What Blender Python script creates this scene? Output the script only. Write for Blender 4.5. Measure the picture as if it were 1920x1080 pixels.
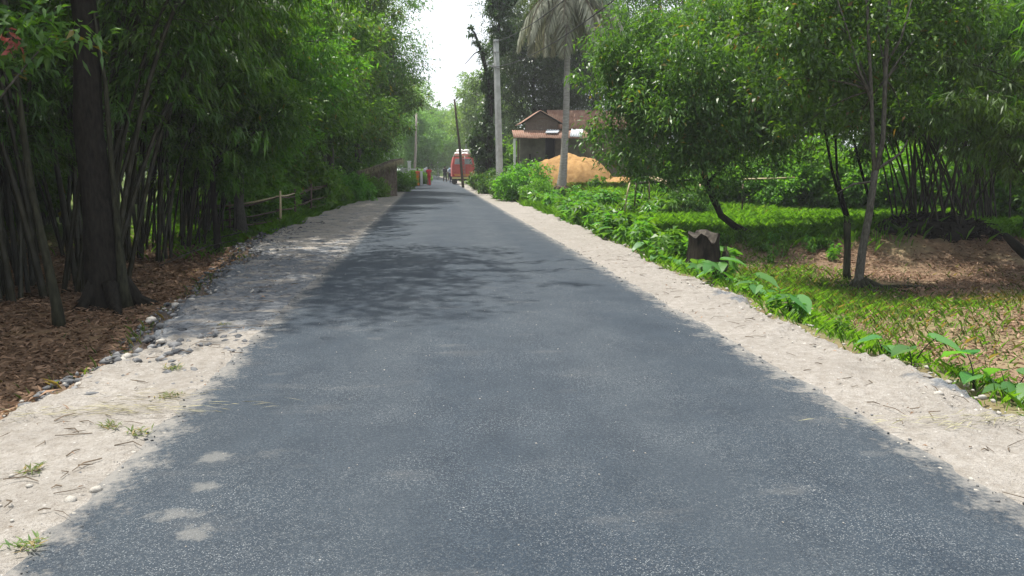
import bpy, math, random
import numpy as np
from mathutils import Vector, Matrix, Euler

random.seed(11)
RNG = np.random.default_rng(11)
S = bpy.context.scene
for o in list(bpy.data.objects):
    bpy.data.objects.remove(o)
COL = S.collection
rad = math.radians

# ------------------------------------------------------------------ camera
F = 1440.0                      # focal length in pixels of the 1920 px wide photograph
YAW, PITCH = rad(6.03), rad(8.88)
CAM = Vector((-0.5, 0.0, 1.5))
cd = bpy.data.cameras.new('camera')
cam = bpy.data.objects.new('camera', cd); COL.objects.link(cam)
cam.location = CAM
cam.rotation_euler = (math.pi / 2 - PITCH, 0, -YAW)
cd.sensor_width = 36.0
cd.lens = 36.0 * F / 1920.0
cd.clip_start = 0.05; cd.clip_end = 3000
S.camera = cam

# ------------------------------------------------------------------ world, sun, exposure
SUN_EL, SUN_AZ = rad(70), rad(-52)      # azimuth from +Y (up the road) towards +X
W = bpy.data.worlds.new('World'); S.world = W; W.use_nodes = True
wn = W.node_tree.nodes; wl = W.node_tree.links
wn.clear()
wo = wn.new('ShaderNodeOutputWorld'); bg = wn.new('ShaderNodeBackground')
sky = wn.new('ShaderNodeTexSky'); sky.sky_type = 'NISHITA'; sky.sun_disc = False
sky.sun_elevation = SUN_EL; sky.sun_rotation = SUN_AZ
sky.air_density = 1.0; sky.dust_density = 4.0; sky.ozone_density = 1.0
# thin bright cloud veil over the whole sky (the photograph's sky is blown out white)
tcw = wn.new('ShaderNodeTexCoord'); nzw = wn.new('ShaderNodeTexNoise')
nzw.inputs['Scale'].default_value = 2.2; nzw.inputs['Detail'].default_value = 5
mrw = wn.new('ShaderNodeMapRange'); mrw.inputs['From Min'].default_value = .3; mrw.inputs['From Max'].default_value = .7
mrw.inputs['To Min'].default_value = .85; mrw.inputs['To Max'].default_value = .92
mxw = wn.new('ShaderNodeMix'); mxw.data_type = 'RGBA'
mxw.inputs[7].default_value = (11.6, 12.2, 13.2, 1)
wl.new(tcw.outputs['Generated'], nzw.inputs['Vector']); wl.new(nzw.outputs['Fac'], mrw.inputs['Value'])
wl.new(mrw.outputs['Result'], mxw.inputs[0]); wl.new(sky.outputs['Color'], mxw.inputs[6])
wl.new(mxw.outputs[2], bg.inputs['Color']); bg.inputs['Strength'].default_value = 0.072
wl.new(bg.outputs['Background'], wo.inputs['Surface'])

sd = bpy.data.lights.new('sun', 'SUN'); sun = bpy.data.objects.new('sun', sd); COL.objects.link(sun)
sd.energy = 4.9; sd.angle = rad(0.6); sd.color = (1.0, .95, .87)
sdir = Vector((math.sin(SUN_AZ) * math.cos(SUN_EL), math.cos(SUN_AZ) * math.cos(SUN_EL), math.sin(SUN_EL)))
sun.rotation_euler = sdir.to_track_quat('Z', 'Y').to_euler()
sun.location = (0, 0, 60)

S.view_settings.view_transform = 'Standard'; S.view_settings.look = 'None'
S.view_settings.gamma = 1.0; S.view_settings.use_curve_mapping = False
S.view_settings.exposure = 0.74
S.render.engine = 'CYCLES'
cy = S.cycles
cy.max_bounces = 6; cy.diffuse_bounces = 3; cy.glossy_bounces = 2; cy.transmission_bounces = 4
cy.transparent_max_bounces = 6; cy.volume_bounces = 0; cy.use_denoising = True
cy.caustics_reflective = False; cy.caustics_refractive = False
cy.sample_clamp_indirect = 6.0; cy.use_adaptive_sampling = True; cy.adaptive_threshold = 0.015
try: cy.denoiser = 'OPENIMAGEDENOISE'
except Exception: pass

# ------------------------------------------------------------------ where a pixel of the photograph lies
_f = Vector((math.sin(YAW) * math.cos(PITCH), math.cos(YAW) * math.cos(PITCH), -math.sin(PITCH)))
_r = Vector((math.cos(YAW), -math.sin(YAW), 0)); _u = _r.cross(_f)
def ray(px, py): return _f + _r * ((px - 960) / F) + _u * ((540 - py) / F)
def at_y(px, py, Y):
    d = ray(px, py); return CAM + d * ((Y - CAM.y) / d.y)
def at_z(px, py, z):
    d = ray(px, py); return CAM + d * ((z - CAM.z) / d.z)

# ------------------------------------------------------------------ object helpers
def tag(o, label=None, cat=None, group=None, kind=None):
    if label: o['label'] = label
    if cat: o['category'] = cat
    if group: o['group'] = group
    if kind: o['kind'] = kind
    return o
def obj(name, me, parent=None, loc=(0, 0, 0), rot=(0, 0, 0), sc=(1, 1, 1)):
    o = bpy.data.objects.new(name, me); COL.objects.link(o)
    if parent: o.parent = parent
    o.location = loc; o.rotation_euler = rot
    o.scale = (sc, sc, sc) if isinstance(sc, (int, float)) else sc
    return o
def thing(name, label, cat, loc=(0, 0, 0), rz=0.0, group=None, sc=1.0, rot=None):
    o = obj(name, None, None, loc, rot or (0, 0, rz), sc); o.empty_display_size = .2
    return tag(o, label, cat, group)
def copy_tree(o, parent=None):
    c = o.copy(); COL.objects.link(c); c.parent = parent
    for ch in o.children: copy_tree(ch, c)
    return c
def mesh_np(name, V, Q, mats, mi=None, smooth=False, tri=False):
    """mesh from numpy: V (n,3); Q (m,k) faces of k corners."""
    me = bpy.data.meshes.new(name)
    V = np.ascontiguousarray(V, dtype=np.float32); Q = np.ascontiguousarray(Q, dtype=np.int32)
    n, m, k = len(V), len(Q), Q.shape[1]
    me.vertices.add(n); me.vertices.foreach_set('co', V.ravel())
    me.loops.add(m * k); me.loops.foreach_set('vertex_index', Q.ravel())
    me.polygons.add(m); me.polygons.foreach_set('loop_start', np.arange(0, m * k, k, dtype=np.int32))
    me.polygons.foreach_set('loop_total', np.full(m, k, dtype=np.int32))
    for mt in (mats if isinstance(mats, (list, tuple)) else [mats]): me.materials.append(mt)
    if mi is not None: me.polygons.foreach_set('material_index', np.asarray(mi, dtype=np.int32))
    if smooth: me.polygons.foreach_set('use_smooth', np.ones(m, dtype=bool))
    me.update(calc_edges=True)
    return me

class MB:
    """collects boxes, tubes and sheets, built as ONE mesh"""
    def __init__(s): s.v = []; s.f = []; s.m = []; s.cur = 0
    def add(s, vs, fs):
        b = len(s.v); s.v += [tuple(v) for v in vs]
        for f in fs: s.f.append(tuple(i + b for i in f)); s.m.append(s.cur)
    def box(s, c, d, rz=0.0, rx=0.0, ry=0.0, taper=1.0, jit=0.0):
        M = Matrix.Translation(c) @ Euler((rx, ry, rz)).to_matrix().to_4x4()
        vs = []
        for z in (-.5, .5):
            k = 1.0 if z < 0 else taper
            for x, y in ((-.5, -.5), (.5, -.5), (.5, .5), (-.5, .5)):
                p = Vector((x * d[0] * k, y * d[1] * k, z * d[2]))
                if jit: p += Vector((random.uniform(-jit, jit), random.uniform(-jit, jit), random.uniform(-jit, jit)))
                vs.append(M @ p)
        s.add(vs, [(0, 3, 2, 1), (4, 5, 6, 7), (0, 1, 5, 4), (1, 2, 6, 5), (2, 3, 7, 6), (3, 0, 4, 7)])
    def tube(s, pts, radii, n=8, noise=0.0, cap=True, seed=0, flat=1.0):
        rg = random.Random(seed); P = [Vector(p) for p in pts]
        if isinstance(radii, (int, float)): radii = [radii] * len(P)
        ref = Vector((.31, .95, .05)); base = len(s.v); vs = []; fs = []
        prev = None
        lob = [rg.uniform(0, 6.28) for _ in range(3)]
        for i, p in enumerate(P):
            t = (P[min(i + 1, len(P) - 1)] - P[max(i - 1, 0)])
            t = t.normalized() if t.length > 1e-9 else Vector((0, 0, 1))
            if prev is None:
                a = t.cross(ref);
                if a.length < 1e-3: a = t.cross(Vector((1, 0, 0)))
                a.normalize()
            else:
                a = (prev - t * prev.dot(t)); a = a.normalized() if a.length > 1e-6 else t.cross(ref).normalized()
            prev = a; b = t.cross(a)
            for k in range(n):
                an = 2 * math.pi * k / n
                r = radii[i] * (1 + noise * (.6 * math.sin(3 * an + lob[0] + i * .35) + .4 * math.sin(2 * an + lob[1] - i * .5) + rg.uniform(-.35, .35)))
                vs.append(p + a * (math.cos(an) * r) + b * (math.sin(an) * r * flat))
        for i in range(len(P) - 1):
            for k in range(n):
                k2 = (k + 1) % n
                fs.append((i * n + k, i * n + k2, (i + 1) * n + k2, (i + 1) * n + k))
        if cap:
            fs.append(tuple(reversed(range(n)))); e = (len(P) - 1) * n; fs.append(tuple(range(e, e + n)))
        s.add(vs, fs)
    def lathe(s, prof, n=16, c=(0, 0, 0), sx=1.0, sy=1.0, cap=True, noise=0.0):
        vs = []; fs = []
        for (r, z) in prof:
            for k in range(n):
                a = 2 * math.pi * k / n; q = r * (1 + random.uniform(-noise, noise))
                vs.append((c[0] + q * math.cos(a) * sx, c[1] + q * math.sin(a) * sy, c[2] + z))
        for i in range(len(prof) - 1):
            for k in range(n):
                k2 = (k + 1) % n; fs.append((i * n + k, i * n + k2, (i + 1) * n + k2, (i + 1) * n + k))
        if cap:
            fs.append(tuple(reversed(range(n)))); e = (len(prof) - 1) * n; fs.append(tuple(range(e, e + n)))
        s.add(vs, fs)
    def mesh(s, name, mats, smooth=False):
        me = bpy.data.meshes.new(name); me.from_pydata(s.v, [], s.f)
        for mt in (mats if isinstance(mats, (list, tuple)) else [mats]): me.materials.append(mt)
        me.polygons.foreach_set('material_index', np.asarray(s.m, dtype=np.int32))
        if smooth: me.polygons.foreach_set('use_smooth', np.ones(len(s.f), dtype=bool))
        me.update(); return me
    def build(s, name, mats, parent=None, smooth=False, loc=(0, 0, 0), rot=(0, 0, 0)):
        return obj(name, s.mesh(name, mats, smooth), parent, loc, rot)

def bez(a, b, c, n=8):
    a, b, c = Vector(a), Vector(b), Vector(c)
    return [a * (1 - t) ** 2 + b * 2 * t * (1 - t) + c * t * t for t in [i / (n - 1) for i in range(n)]]
def lerp(a, b, t): return a + (b - a) * t
def sst(a, b, x):
    t = np.clip((np.asarray(x, dtype=float) - a) / (b - a), 0, 1); return t * t * (3 - 2 * t)

# ------------------------------------------------------------------ materials
def _nt(name):
    m = bpy.data.materials.new(name); m.use_nodes = True; nt = m.node_tree; nt.nodes.clear()
    out = nt.nodes.new('ShaderNodeOutputMaterial'); return m, nt, out
def N(nt, t, **kw):
    n = nt.nodes.new(t)
    for k, v in kw.items(): setattr(n, k, v)
    return n
def mixc(nt, fac, a, b, blend='MIX'):
    n = N(nt, 'ShaderNodeMix', data_type='RGBA', blend_type=blend)
    for i, v in ((0, fac), (6, a), (7, b)):
        if hasattr(v, 'is_output') or isinstance(v, bpy.types.NodeSocket): nt.links.new(v, n.inputs[i])
        elif isinstance(v, (int, float)): n.inputs[i].default_value = v
        else: n.inputs[i].default_value = (*v, 1) if len(v) == 3 else v
    return n.outputs[2]
def mth(nt, op, a, b=None, c=None, clamp=False):
    n = N(nt, 'ShaderNodeMath', operation=op); n.use_clamp = clamp
    for i, v in enumerate((a, b, c)):
        if v is None: continue
        if isinstance(v, bpy.types.NodeSocket): nt.links.new(v, n.inputs[i])
        else: n.inputs[i].default_value = v
    return n.outputs[0]
def mrange(nt, v, a, b, lo=0.0, hi=1.0):
    n = N(nt, 'ShaderNodeMapRange'); n.clamp = True
    nt.links.new(v, n.inputs['Value'])
    for k, x in (('From Min', a), ('From Max', b), ('To Min', lo), ('To Max', hi)): n.inputs[k].default_value = x
    return n.outputs['Result']
def noise(nt, scale, detail=4, rough=.55, vec=None, dist=0.0):
    n = N(nt, 'ShaderNodeTexNoise')
    n.inputs['Scale'].default_value = scale; n.inputs['Detail'].default_value = detail
    n.inputs['Roughness'].default_value = rough; n.inputs['Distortion'].default_value = dist
    if vec is not None: nt.links.new(vec, n.inputs['Vector'])
    return n.outputs['Fac']
def coords(nt, kind='Object', scale=None):
    t = N(nt, 'ShaderNodeTexCoord'); v = t.outputs[kind]
    if scale is not None:
        mp = N(nt, 'ShaderNodeMapping'); mp.inputs['Scale'].default_value = scale; nt.links.new(v, mp.inputs['Vector']); v = mp.outputs['Vector']
    return v
def bsdf(nt, out, col, rough=.7, spec=.3, bump=None, bstr=.3, bdist=.02, metal=0.0):
    p = N(nt, 'ShaderNodeBsdfPrincipled')
    if isinstance(col, bpy.types.NodeSocket): nt.links.new(col, p.inputs['Base Color'])
    else: p.inputs['Base Color'].default_value = (*col, 1)
    if isinstance(rough, bpy.types.NodeSocket): nt.links.new(rough, p.inputs['Roughness'])
    else: p.inputs['Roughness'].default_value = rough
    p.inputs['Specular IOR Level'].default_value = spec; p.inputs['Metallic'].default_value = metal
    if bump is not None:
        b = N(nt, 'ShaderNodeBump'); b.inputs['Strength'].default_value = bstr; b.inputs['Distance'].default_value = bdist
        nt.links.new(bump, b.inputs['Height']); nt.links.new(b.outputs['Normal'], p.inputs['Normal'])
    nt.links.new(p.outputs['BSDF'], out.inputs['Surface'])
    return p
def plain(name, c1, c2=None, scale=6.0, rough=.75, spec=.25, bump=.0, stretch=None, metal=0.0, detail=5, lo=.35, hi=.65):
    m, nt, out = _nt(name); v = coords(nt, 'Object', stretch)
    f = noise(nt, scale, detail, .6, v)
    c = mixc(nt, mrange(nt, f, lo, hi), c1, c2 or tuple(x * .7 for x in c1))
    bsdf(nt, out, c, rough, spec, f if bump else None, bump, .02, metal); return m
def leaf_mat(name, c1, c2, trans=.35, rough=.42, spec=.4, tcol=None, dead=None, dead_p=.0):
    m, nt, out = _nt(name)
    g = N(nt, 'ShaderNodeNewGeometry'); oi = N(nt, 'ShaderNodeObjectInfo')
    c = mixc(nt, g.outputs['Random Per Island'], c1, c2)
    hue = N(nt, 'ShaderNodeHueSaturation'); nt.links.new(c, hue.inputs['Color'])
    nt.links.new(mrange(nt, oi.outputs['Random'], 0, 1, .495, .525), hue.inputs['Hue'])
    nt.links.new(mrange(nt, oi.outputs['Random'], 0, 1, .95, 1.35), hue.inputs['Value'])
    c = hue.outputs['Color']
    if dead:
        r2 = mth(nt, 'FRACT', mth(nt, 'MULTIPLY', g.outputs['Random Per Island'], 37.3))
        c = mixc(nt, mth(nt, 'GREATER_THAN', r2, 1 - dead_p), c, dead)
    p = N(nt, 'ShaderNodeBsdfPrincipled'); nt.links.new(c, p.inputs['Base Color'])
    p.inputs['Roughness'].default_value = rough; p.inputs['Specular IOR Level'].default_value = spec
    t = N(nt, 'ShaderNodeBsdfTranslucent')
    tc = mixc(nt, 1.0, c, tcol or (1.75, 1.75, .45), 'MULTIPLY'); nt.links.new(tc, t.inputs['Color'])
    mx = N(nt, 'ShaderNodeMixShader'); mx.inputs[0].default_value = trans
    nt.links.new(p.outputs['BSDF'], mx.inputs[1]); nt.links.new(t.outputs['BSDF'], mx.inputs[2])
    nt.links.new(mx.outputs[0], out.inputs['Surface']); return m

M = {}
M['leaf_bamboo'] = leaf_mat('bamboo_leaf', (.026, .058, .009), (.065, .118, .020), .42, .42, .35)
M['leaf_bamboo_lit'] = leaf_mat('bamboo_leaf_sunlit', (.050, .112, .016), (.100, .185, .030), .48, .42, .35)  # lighter copy of the bamboo leaf, sunlight put into its colour
M['leaf_dark'] = leaf_mat('dark_leaf', (.020, .044, .013), (.050, .092, .028), .32, .38, .4)
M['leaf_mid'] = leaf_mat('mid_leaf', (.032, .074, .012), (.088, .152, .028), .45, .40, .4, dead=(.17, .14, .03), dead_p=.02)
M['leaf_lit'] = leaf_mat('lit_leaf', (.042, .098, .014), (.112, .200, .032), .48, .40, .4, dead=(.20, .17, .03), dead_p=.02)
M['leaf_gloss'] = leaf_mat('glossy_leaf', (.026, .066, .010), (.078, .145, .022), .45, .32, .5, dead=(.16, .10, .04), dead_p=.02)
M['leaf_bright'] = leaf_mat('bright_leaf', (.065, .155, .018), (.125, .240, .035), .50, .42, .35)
M['leaf_hazed'] = leaf_mat('hazed_leaf', (.085, .155, .055), (.135, .22, .08), .45, .45, .3)  # far trees' leaf, distance haze painted into the colour
M['leaf_weed'] = leaf_mat('weed_leaf', (.050, .130, .018), (.110, .220, .036), .45, .38, .4)
M['leaf_taro'] = leaf_mat('taro_leaf', (.055, .150, .035), (.105, .215, .060), .42, .40, .4)
M['grass'] = leaf_mat('grass_blade', (.080, .170, .022), (.160, .280, .042), .48, .5, .3)
M['grass_dull'] = leaf_mat('dull_grass_blade', (.06, .105, .03), (.14, .17, .06), .35, .55, .2, dead=(.28, .22, .11), dead_p=.25)
M['litter'] = leaf_mat('dry_leaf', (.060, .033, .020), (.27, .165, .108), .15, .6, .2, tcol=(1.1, 1, .8))
M['litter_pale'] = leaf_mat('pale_dry_leaf', (.12, .070, .042), (.37, .25, .170), .15, .6, .2, tcol=(1.1, 1, .8))
M['frond_dead'] = leaf_mat('dry_frond', (.17, .18, .13), (.30, .30, .23), .25, .55, .2, tcol=(1.1, 1, .8))
M['frond_green'] = leaf_mat('palm_frond', (.05, .085, .04), (.10, .14, .075), .3, .4, .4)
M['bark_dark'] = plain('dark_bark', (.007, .006, .005), (.022, .020, .015), 9, .9, .1, .5, (3, 3, .8))
M['bark_grey'] = plain('grey_bark', (.034, .032, .027), (.105, .100, .086), 14, .9, .1, .5, (3, 3, .9))
M['bark_moss'] = plain('mossy_bark', (.014, .015, .010), (.044, .045, .028), 8, .9, .1, .5, (3, 3, .7))
M['bark_palm'] = plain('palm_bark', (.20, .185, .165), (.33, .31, .29), 5, .9, .1, .4, (1, 1, 6))
M['culm'] = plain('bamboo_culm', (.010, .011, .006), (.030, .029, .014), 4, .5, .3, .0, (4, 4, .6))
M['culm_dark'] = plain('old_bamboo_culm', (.014, .015, .009), (.034, .030, .019), 4, .6, .2, .0, (4, 4, .6))
M['culm_dry'] = plain('dry_bamboo', (.42, .33, .19), (.55, .46, .30), 6, .6, .2, .1, (4, 4, .6))
M['wood_pole'] = plain('weathered_wood', (.075, .056, .042), (.15, .118, .09), 8, .85, .1, .3, (4, 4, .5))
M['concrete'] = plain('pale_concrete', (.34, .345, .34), (.52, .53, .53), 3, .85, .2, .15)
M['concrete_old'] = plain('old_concrete', (.30, .30, .29), (.42, .41, .40), 3, .9, .1, .15)
M['wire'] = plain('black_wire', (.03, .03, .03), (.05, .05, .05), 3, .6)
M['iron'] = plain('galvanised_iron', (.22, .22, .22), (.33, .32, .31), 5, .5, .4, metal=.5)
M['rust'] = plain('rusted_sheet', (.185, .088, .055), (.31, .195, .140), 1.9, .7, .25, .0, (1, 1, 1), lo=.3, hi=.7)
M['zinc'] = plain('zinc_sheet', (.50, .53, .57), (.62, .65, .68), 2, .45, .4)
M['gable_board'] = plain('weathered_board', (.15, .115, .095), (.22, .18, .15), 5, .9, .1, .2, (6, 6, .5))
M['mud_wall'] = plain('mud_plaster', (.15, .115, .09), (.24, .19, .15), 2.5, .95, .05, .3)
M['house_wall'] = plain('grey_plaster', (.11, .105, .095), (.20, .19, .175), 2, .95, .05, .15)
M['thatch'] = plain('old_thatch', (.085, .07, .055), (.19, .165, .135), 7, .95, .05, .6, (6, 6, .6))
M['woven'] = plain('woven_cane', (.085, .066, .050), (.22, .18, .14), 7, .9, .05, .3, (5, 5, 1))
M['heap'] = plain('orange_sand', (.25, .145, .060), (.40, .245, .105), 3.5, .95, .05, .5)
M['white_paint'] = plain('white_paint', (.70, .71, .72), (.80, .80, .80), 3, .6, .3)
M['truck_red'] = plain('red_truck_paint', (.50, .055, .05), (.60, .10, .085), 3, .4, .5)
M['truck_orange'] = plain('orange_paint', (.72, .25, .04), (.62, .22, .06), 3, .5, .4)
M['truck_yellow'] = plain('cream_yellow_paint', (.66, .52, .20), (.55, .45, .22), 4, .6, .3)
M['rubber'] = plain('black_rubber', (.02, .02, .02), (.035, .035, .032), 6, .85, .2)
M['glass'] = plain('dusty_window', (.22, .24, .26), (.34, .36, .37), 2, .25, .6)
M['lamp_red'] = plain('red_lens', (.5, .02, .02), (.4, .02, .02), 3, .25, .5)
M['sack'] = plain('white_sack', (.72, .70, .68), (.82, .80, .78), 5, .85, .1, .4)
M['skin'] = plain('brown_skin', (.20, .11, .07), (.24, .14, .09), 5, .6, .3)
M['hair'] = plain('black_hair', (.012, .010, .010), (.02, .018, .016), 20, .5, .4)
M['eye'] = plain('eye', (.04, .03, .03), (.02, .02, .02), 3, .3, .5)
M['cloth_orange'] = plain('orange_cloth', (.74, .20, .025), (.66, .15, .02), 8, .9, .1, .2)
M['cloth_coral'] = plain('coral_cloth', (.70, .16, .12), (.62, .12, .10), 8, .9, .1, .2)
M['cloth_red'] = plain('red_cloth', (.62, .05, .055), (.52, .035, .05), 8, .9, .1, .2)
M['cloth_black'] = plain('black_cloth', (.018, .018, .022), (.03, .03, .035), 8, .9, .1, .2)
M['cloth_white'] = plain('white_cloth', (.74, .74, .78), (.62, .63, .70), 8, .9, .1, .2)
M['cloth_blue'] = plain('pale_blue_cloth', (.36, .52, .64), (.28, .44, .58), 8, .9, .1, .2)
M['cloth_navy'] = plain('navy_cloth', (.03, .04, .10), (.02, .03, .07), 8, .9, .1, .2)
M['stump'] = plain('dark_stump_bark', (.010, .009, .008), (.038, .032, .025), 7, .95, .05, .7, (3, 3, .7))  # near-black bark all over, tone varying at random
M['cut_wood'] = plain('cut_wood', (.030, .026, .022), (.085, .075, .062), 12, .9, .1, .3)
M['stone'] = plain('pale_stone', (.26, .24, .21), (.42, .40, .36), 9, .9, .1, .3)
M['stone_grey'] = plain('grey_rubble', (.035, .040, .046), (.20, .20, .20), 6, .9, .1, .3)
M['twig'] = plain('dry_twig', (.075, .058, .042), (.16, .125, .09), 12, .9, .1)
M['straw'] = leaf_mat('straw', (.16, .14, .085), (.30, .27, .18), .1, .7, .1, tcol=(1, 1, 1))
M['flower'] = leaf_mat('pinkish_leaf', (.35, .09, .07), (.45, .15, .12), .4, .5, .3, tcol=(1, 1, 1))
M['rope'] = plain('fibre', (.09, .06, .045), (.15, .11, .08), 14, .95, .05, .5)

# ground
def ground_material():
    m, nt, out = _nt('soil'); v = coords(nt, 'Object')
    at = N(nt, 'ShaderNodeAttribute', attribute_name='green'); at2 = N(nt, 'ShaderNodeAttribute', attribute_name='pale')
    n1 = noise(nt, 1.1, 6, .6, v); n2 = noise(nt, 9, 5, .65, v); n3 = noise(nt, 45, 3, .6, v)
    br = mixc(nt, mrange(nt, n2, .3, .7), (.085, .050, .030), (.20, .125, .075))
    br = mixc(nt, mth(nt, 'MULTIPLY', mrange(nt, n3, .45, .7), .5), br, (.28, .20, .13))
    tan = mixc(nt, mrange(nt, n1, .3, .7), mixc(nt, mrange(nt, n2, .3, .7), (.085, .055, .034), (.16, .11, .07)), (.26, .185, .125))
    br = mixc(nt, at2.outputs['Fac'], br, tan)
    gr = mixc(nt, mrange(nt, n2, .3, .7), (.040, .080, .016), (.095, .15, .032))
    f = mth(nt, 'ADD', at.outputs['Fac'], mrange(nt, n1, .3, .7, -.25, .25), clamp=True)
    c = mixc(nt, f, br, gr)
    bank_shade = N(nt, 'ShaderNodeAttribute', attribute_name='ditch')
    c = mixc(nt, mth(nt, 'MULTIPLY', bank_shade.outputs['Fac'], mrange(nt, n2, .25, .5, .5, 1)), c, mixc(nt, mrange(nt, n2, .4, .7), (.030, .034, .040), (.085, .090, .095)))  # shade of the drop face painted into the soil as a dark band
    bsdf(nt, out, c, .95, .08, mth(nt, 'ADD', n2, mth(nt, 'MULTIPLY', n3, .4)), .4, .03)
    return m
M['soil'] = ground_material()

def asphalt_material():
    m, nt, out = _nt('asphalt'); v = coords(nt, 'Object')
    sx = N(nt, 'ShaderNodeSeparateXYZ'); nt.links.new(v, sx.inputs[0])
    X, Y = sx.outputs[0], sx.outputs[1]
    ax = mth(nt, 'ABSOLUTE', X)
    n_big = noise(nt, .55, 5, .6, coords(nt, 'Object', (1, .35, 1)))
    n_mid = noise(nt, 3.2, 5, .65, coords(nt, 'Object', (1, .6, 1)))
    n_f = noise(nt, 60, 3, .7, v); n_ff = noise(nt, 170, 2, .7, v)
    c = mixc(nt, mrange(nt, n_mid, .3, .72), (.019, .029, .042), (.033, .047, .063))
    c = mixc(nt, mth(nt, 'MULTIPLY', mrange(nt, n_big, .42, .68), .45), c, (.054, .066, .077))
    trk = mth(nt, 'MULTIPLY', mrange(nt, mth(nt, 'ABSOLUTE', mth(nt, 'SUBTRACT', ax, .82)), .12, .42, 1, 0), mrange(nt, n_mid, .3, .7, .15, .55))
    c = mixc(nt, trk, c, (.048, .060, .072))
    # light chips of stone in the binder
    vo = N(nt, 'ShaderNodeTexVoronoi'); vo.inputs['Scale'].default_value = 150; nt.links.new(v, vo.inputs['Vector'])
    cr = N(nt, 'ShaderNodeSeparateColor'); nt.links.new(vo.outputs['Color'], cr.inputs[0])
    stone = mth(nt, 'MULTIPLY', mth(nt, 'GREATER_THAN', cr.outputs[0], .66), mrange(nt, vo.outputs['Distance'], .30, .52, 1, 0))
    patch = mrange(nt, noise(nt, 1.1, 5, .65, v), .40, .60, .12, 1)
    c = mixc(nt, mth(nt, 'MULTIPLY', mth(nt, 'MULTIPLY', stone, patch), mrange(nt, cr.outputs[1], 0, 1, .25, .95)), c, (.27, .29, .295))
    c = mixc(nt, mth(nt, 'MULTIPLY', mrange(nt, n_f, .52, .68), .55), c, (.105, .118, .126))
    c = mixc(nt, mth(nt, 'MULTIPLY', mrange(nt, n_ff, .3, .52, 1, 0), .75), c, (.009, .012, .016))
    vo2 = N(nt, 'ShaderNodeTexVoronoi'); vo2.inputs['Scale'].default_value = 16; nt.links.new(v, vo2.inputs['Vector'])
    cr2 = N(nt, 'ShaderNodeSeparateColor'); nt.links.new(vo2.outputs['Color'], cr2.inputs[0])
    big = mth(nt, 'MULTIPLY', mth(nt, 'GREATER_THAN', cr2.outputs[0], .93), mrange(nt, vo2.outputs['Distance'], .05, .09, 1, 0))
    c = mixc(nt, mth(nt, 'MULTIPLY', big, .5), c, (.50, .49, .46))
    # dust from the verges, and the pale dried splashes on the left lane
    nd = noise(nt, 4.2, 5, .65, v)
    nd2 = noise(nt, 34, 4, .7, v)
    e = mrange(nt, mth(nt, 'ADD', mth(nt, 'ADD', ax, mrange(nt, nd, .3, .7, -.16, .16)), mrange(nt, nd2, .3, .7, -.09, .09)), 1.92, 2.14, 0, .72)
    c = mixc(nt, e, c, (.25, .235, .21))
    dust = mth(nt, 'MULTIPLY', mrange(nt, noise(nt, 1.0, 4, .6, coords(nt, 'Object', (1.0, 2.6, 1))), .60, .72), .16)
    c = mixc(nt, dust, c, (.16, .155, .145))
    tot = None
    wob = noise(nt, 13.0, 6, .7, v)
    for (px, py, wx, wy) in ((400, 862, .11, .10), (382, 919, .10, .06), (332, 972, .14, .07), (364, 1006, .11, .08), (375, 770, .16, .08), (520, 705, .10, .05), (510, 857, .09, .06), (1530, 790, .22, .07), (1480, 930, .16, .08), (1640, 855, .12, .05), (840, 655, .16, .08), (700, 640, .13, .06)):
        p = at_z(px, py, 0)
        dx = mth(nt, 'DIVIDE', mth(nt, 'SUBTRACT', X, p.x), wx * .78); dy = mth(nt, 'DIVIDE', mth(nt, 'SUBTRACT', Y, p.y), wy * .8)
        d = mth(nt, 'SQRT', mth(nt, 'ADD', mth(nt, 'MULTIPLY', dx, dx), mth(nt, 'MULTIPLY', dy, dy)))
        d = mth(nt, 'ADD', d, mrange(nt, wob, .3, .7, -.8, .8))
        k = mrange(nt, d, .45, 1.15, .46 if px < 410 and py > 800 else .13, 0)
        tot = k if tot is None else mth(nt, 'MAXIMUM', tot, k)
    c = mixc(nt, tot, c, (.20, .195, .18))
    h = mth(nt, 'ADD', mth(nt, 'MULTIPLY', n_f, .6), mth(nt, 'MULTIPLY', vo.outputs['Distance'], .6))
    bsdf(nt, out, c, .82, .22, h, .55, .012)
    return m
M['asphalt'] = asphalt_material()

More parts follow.
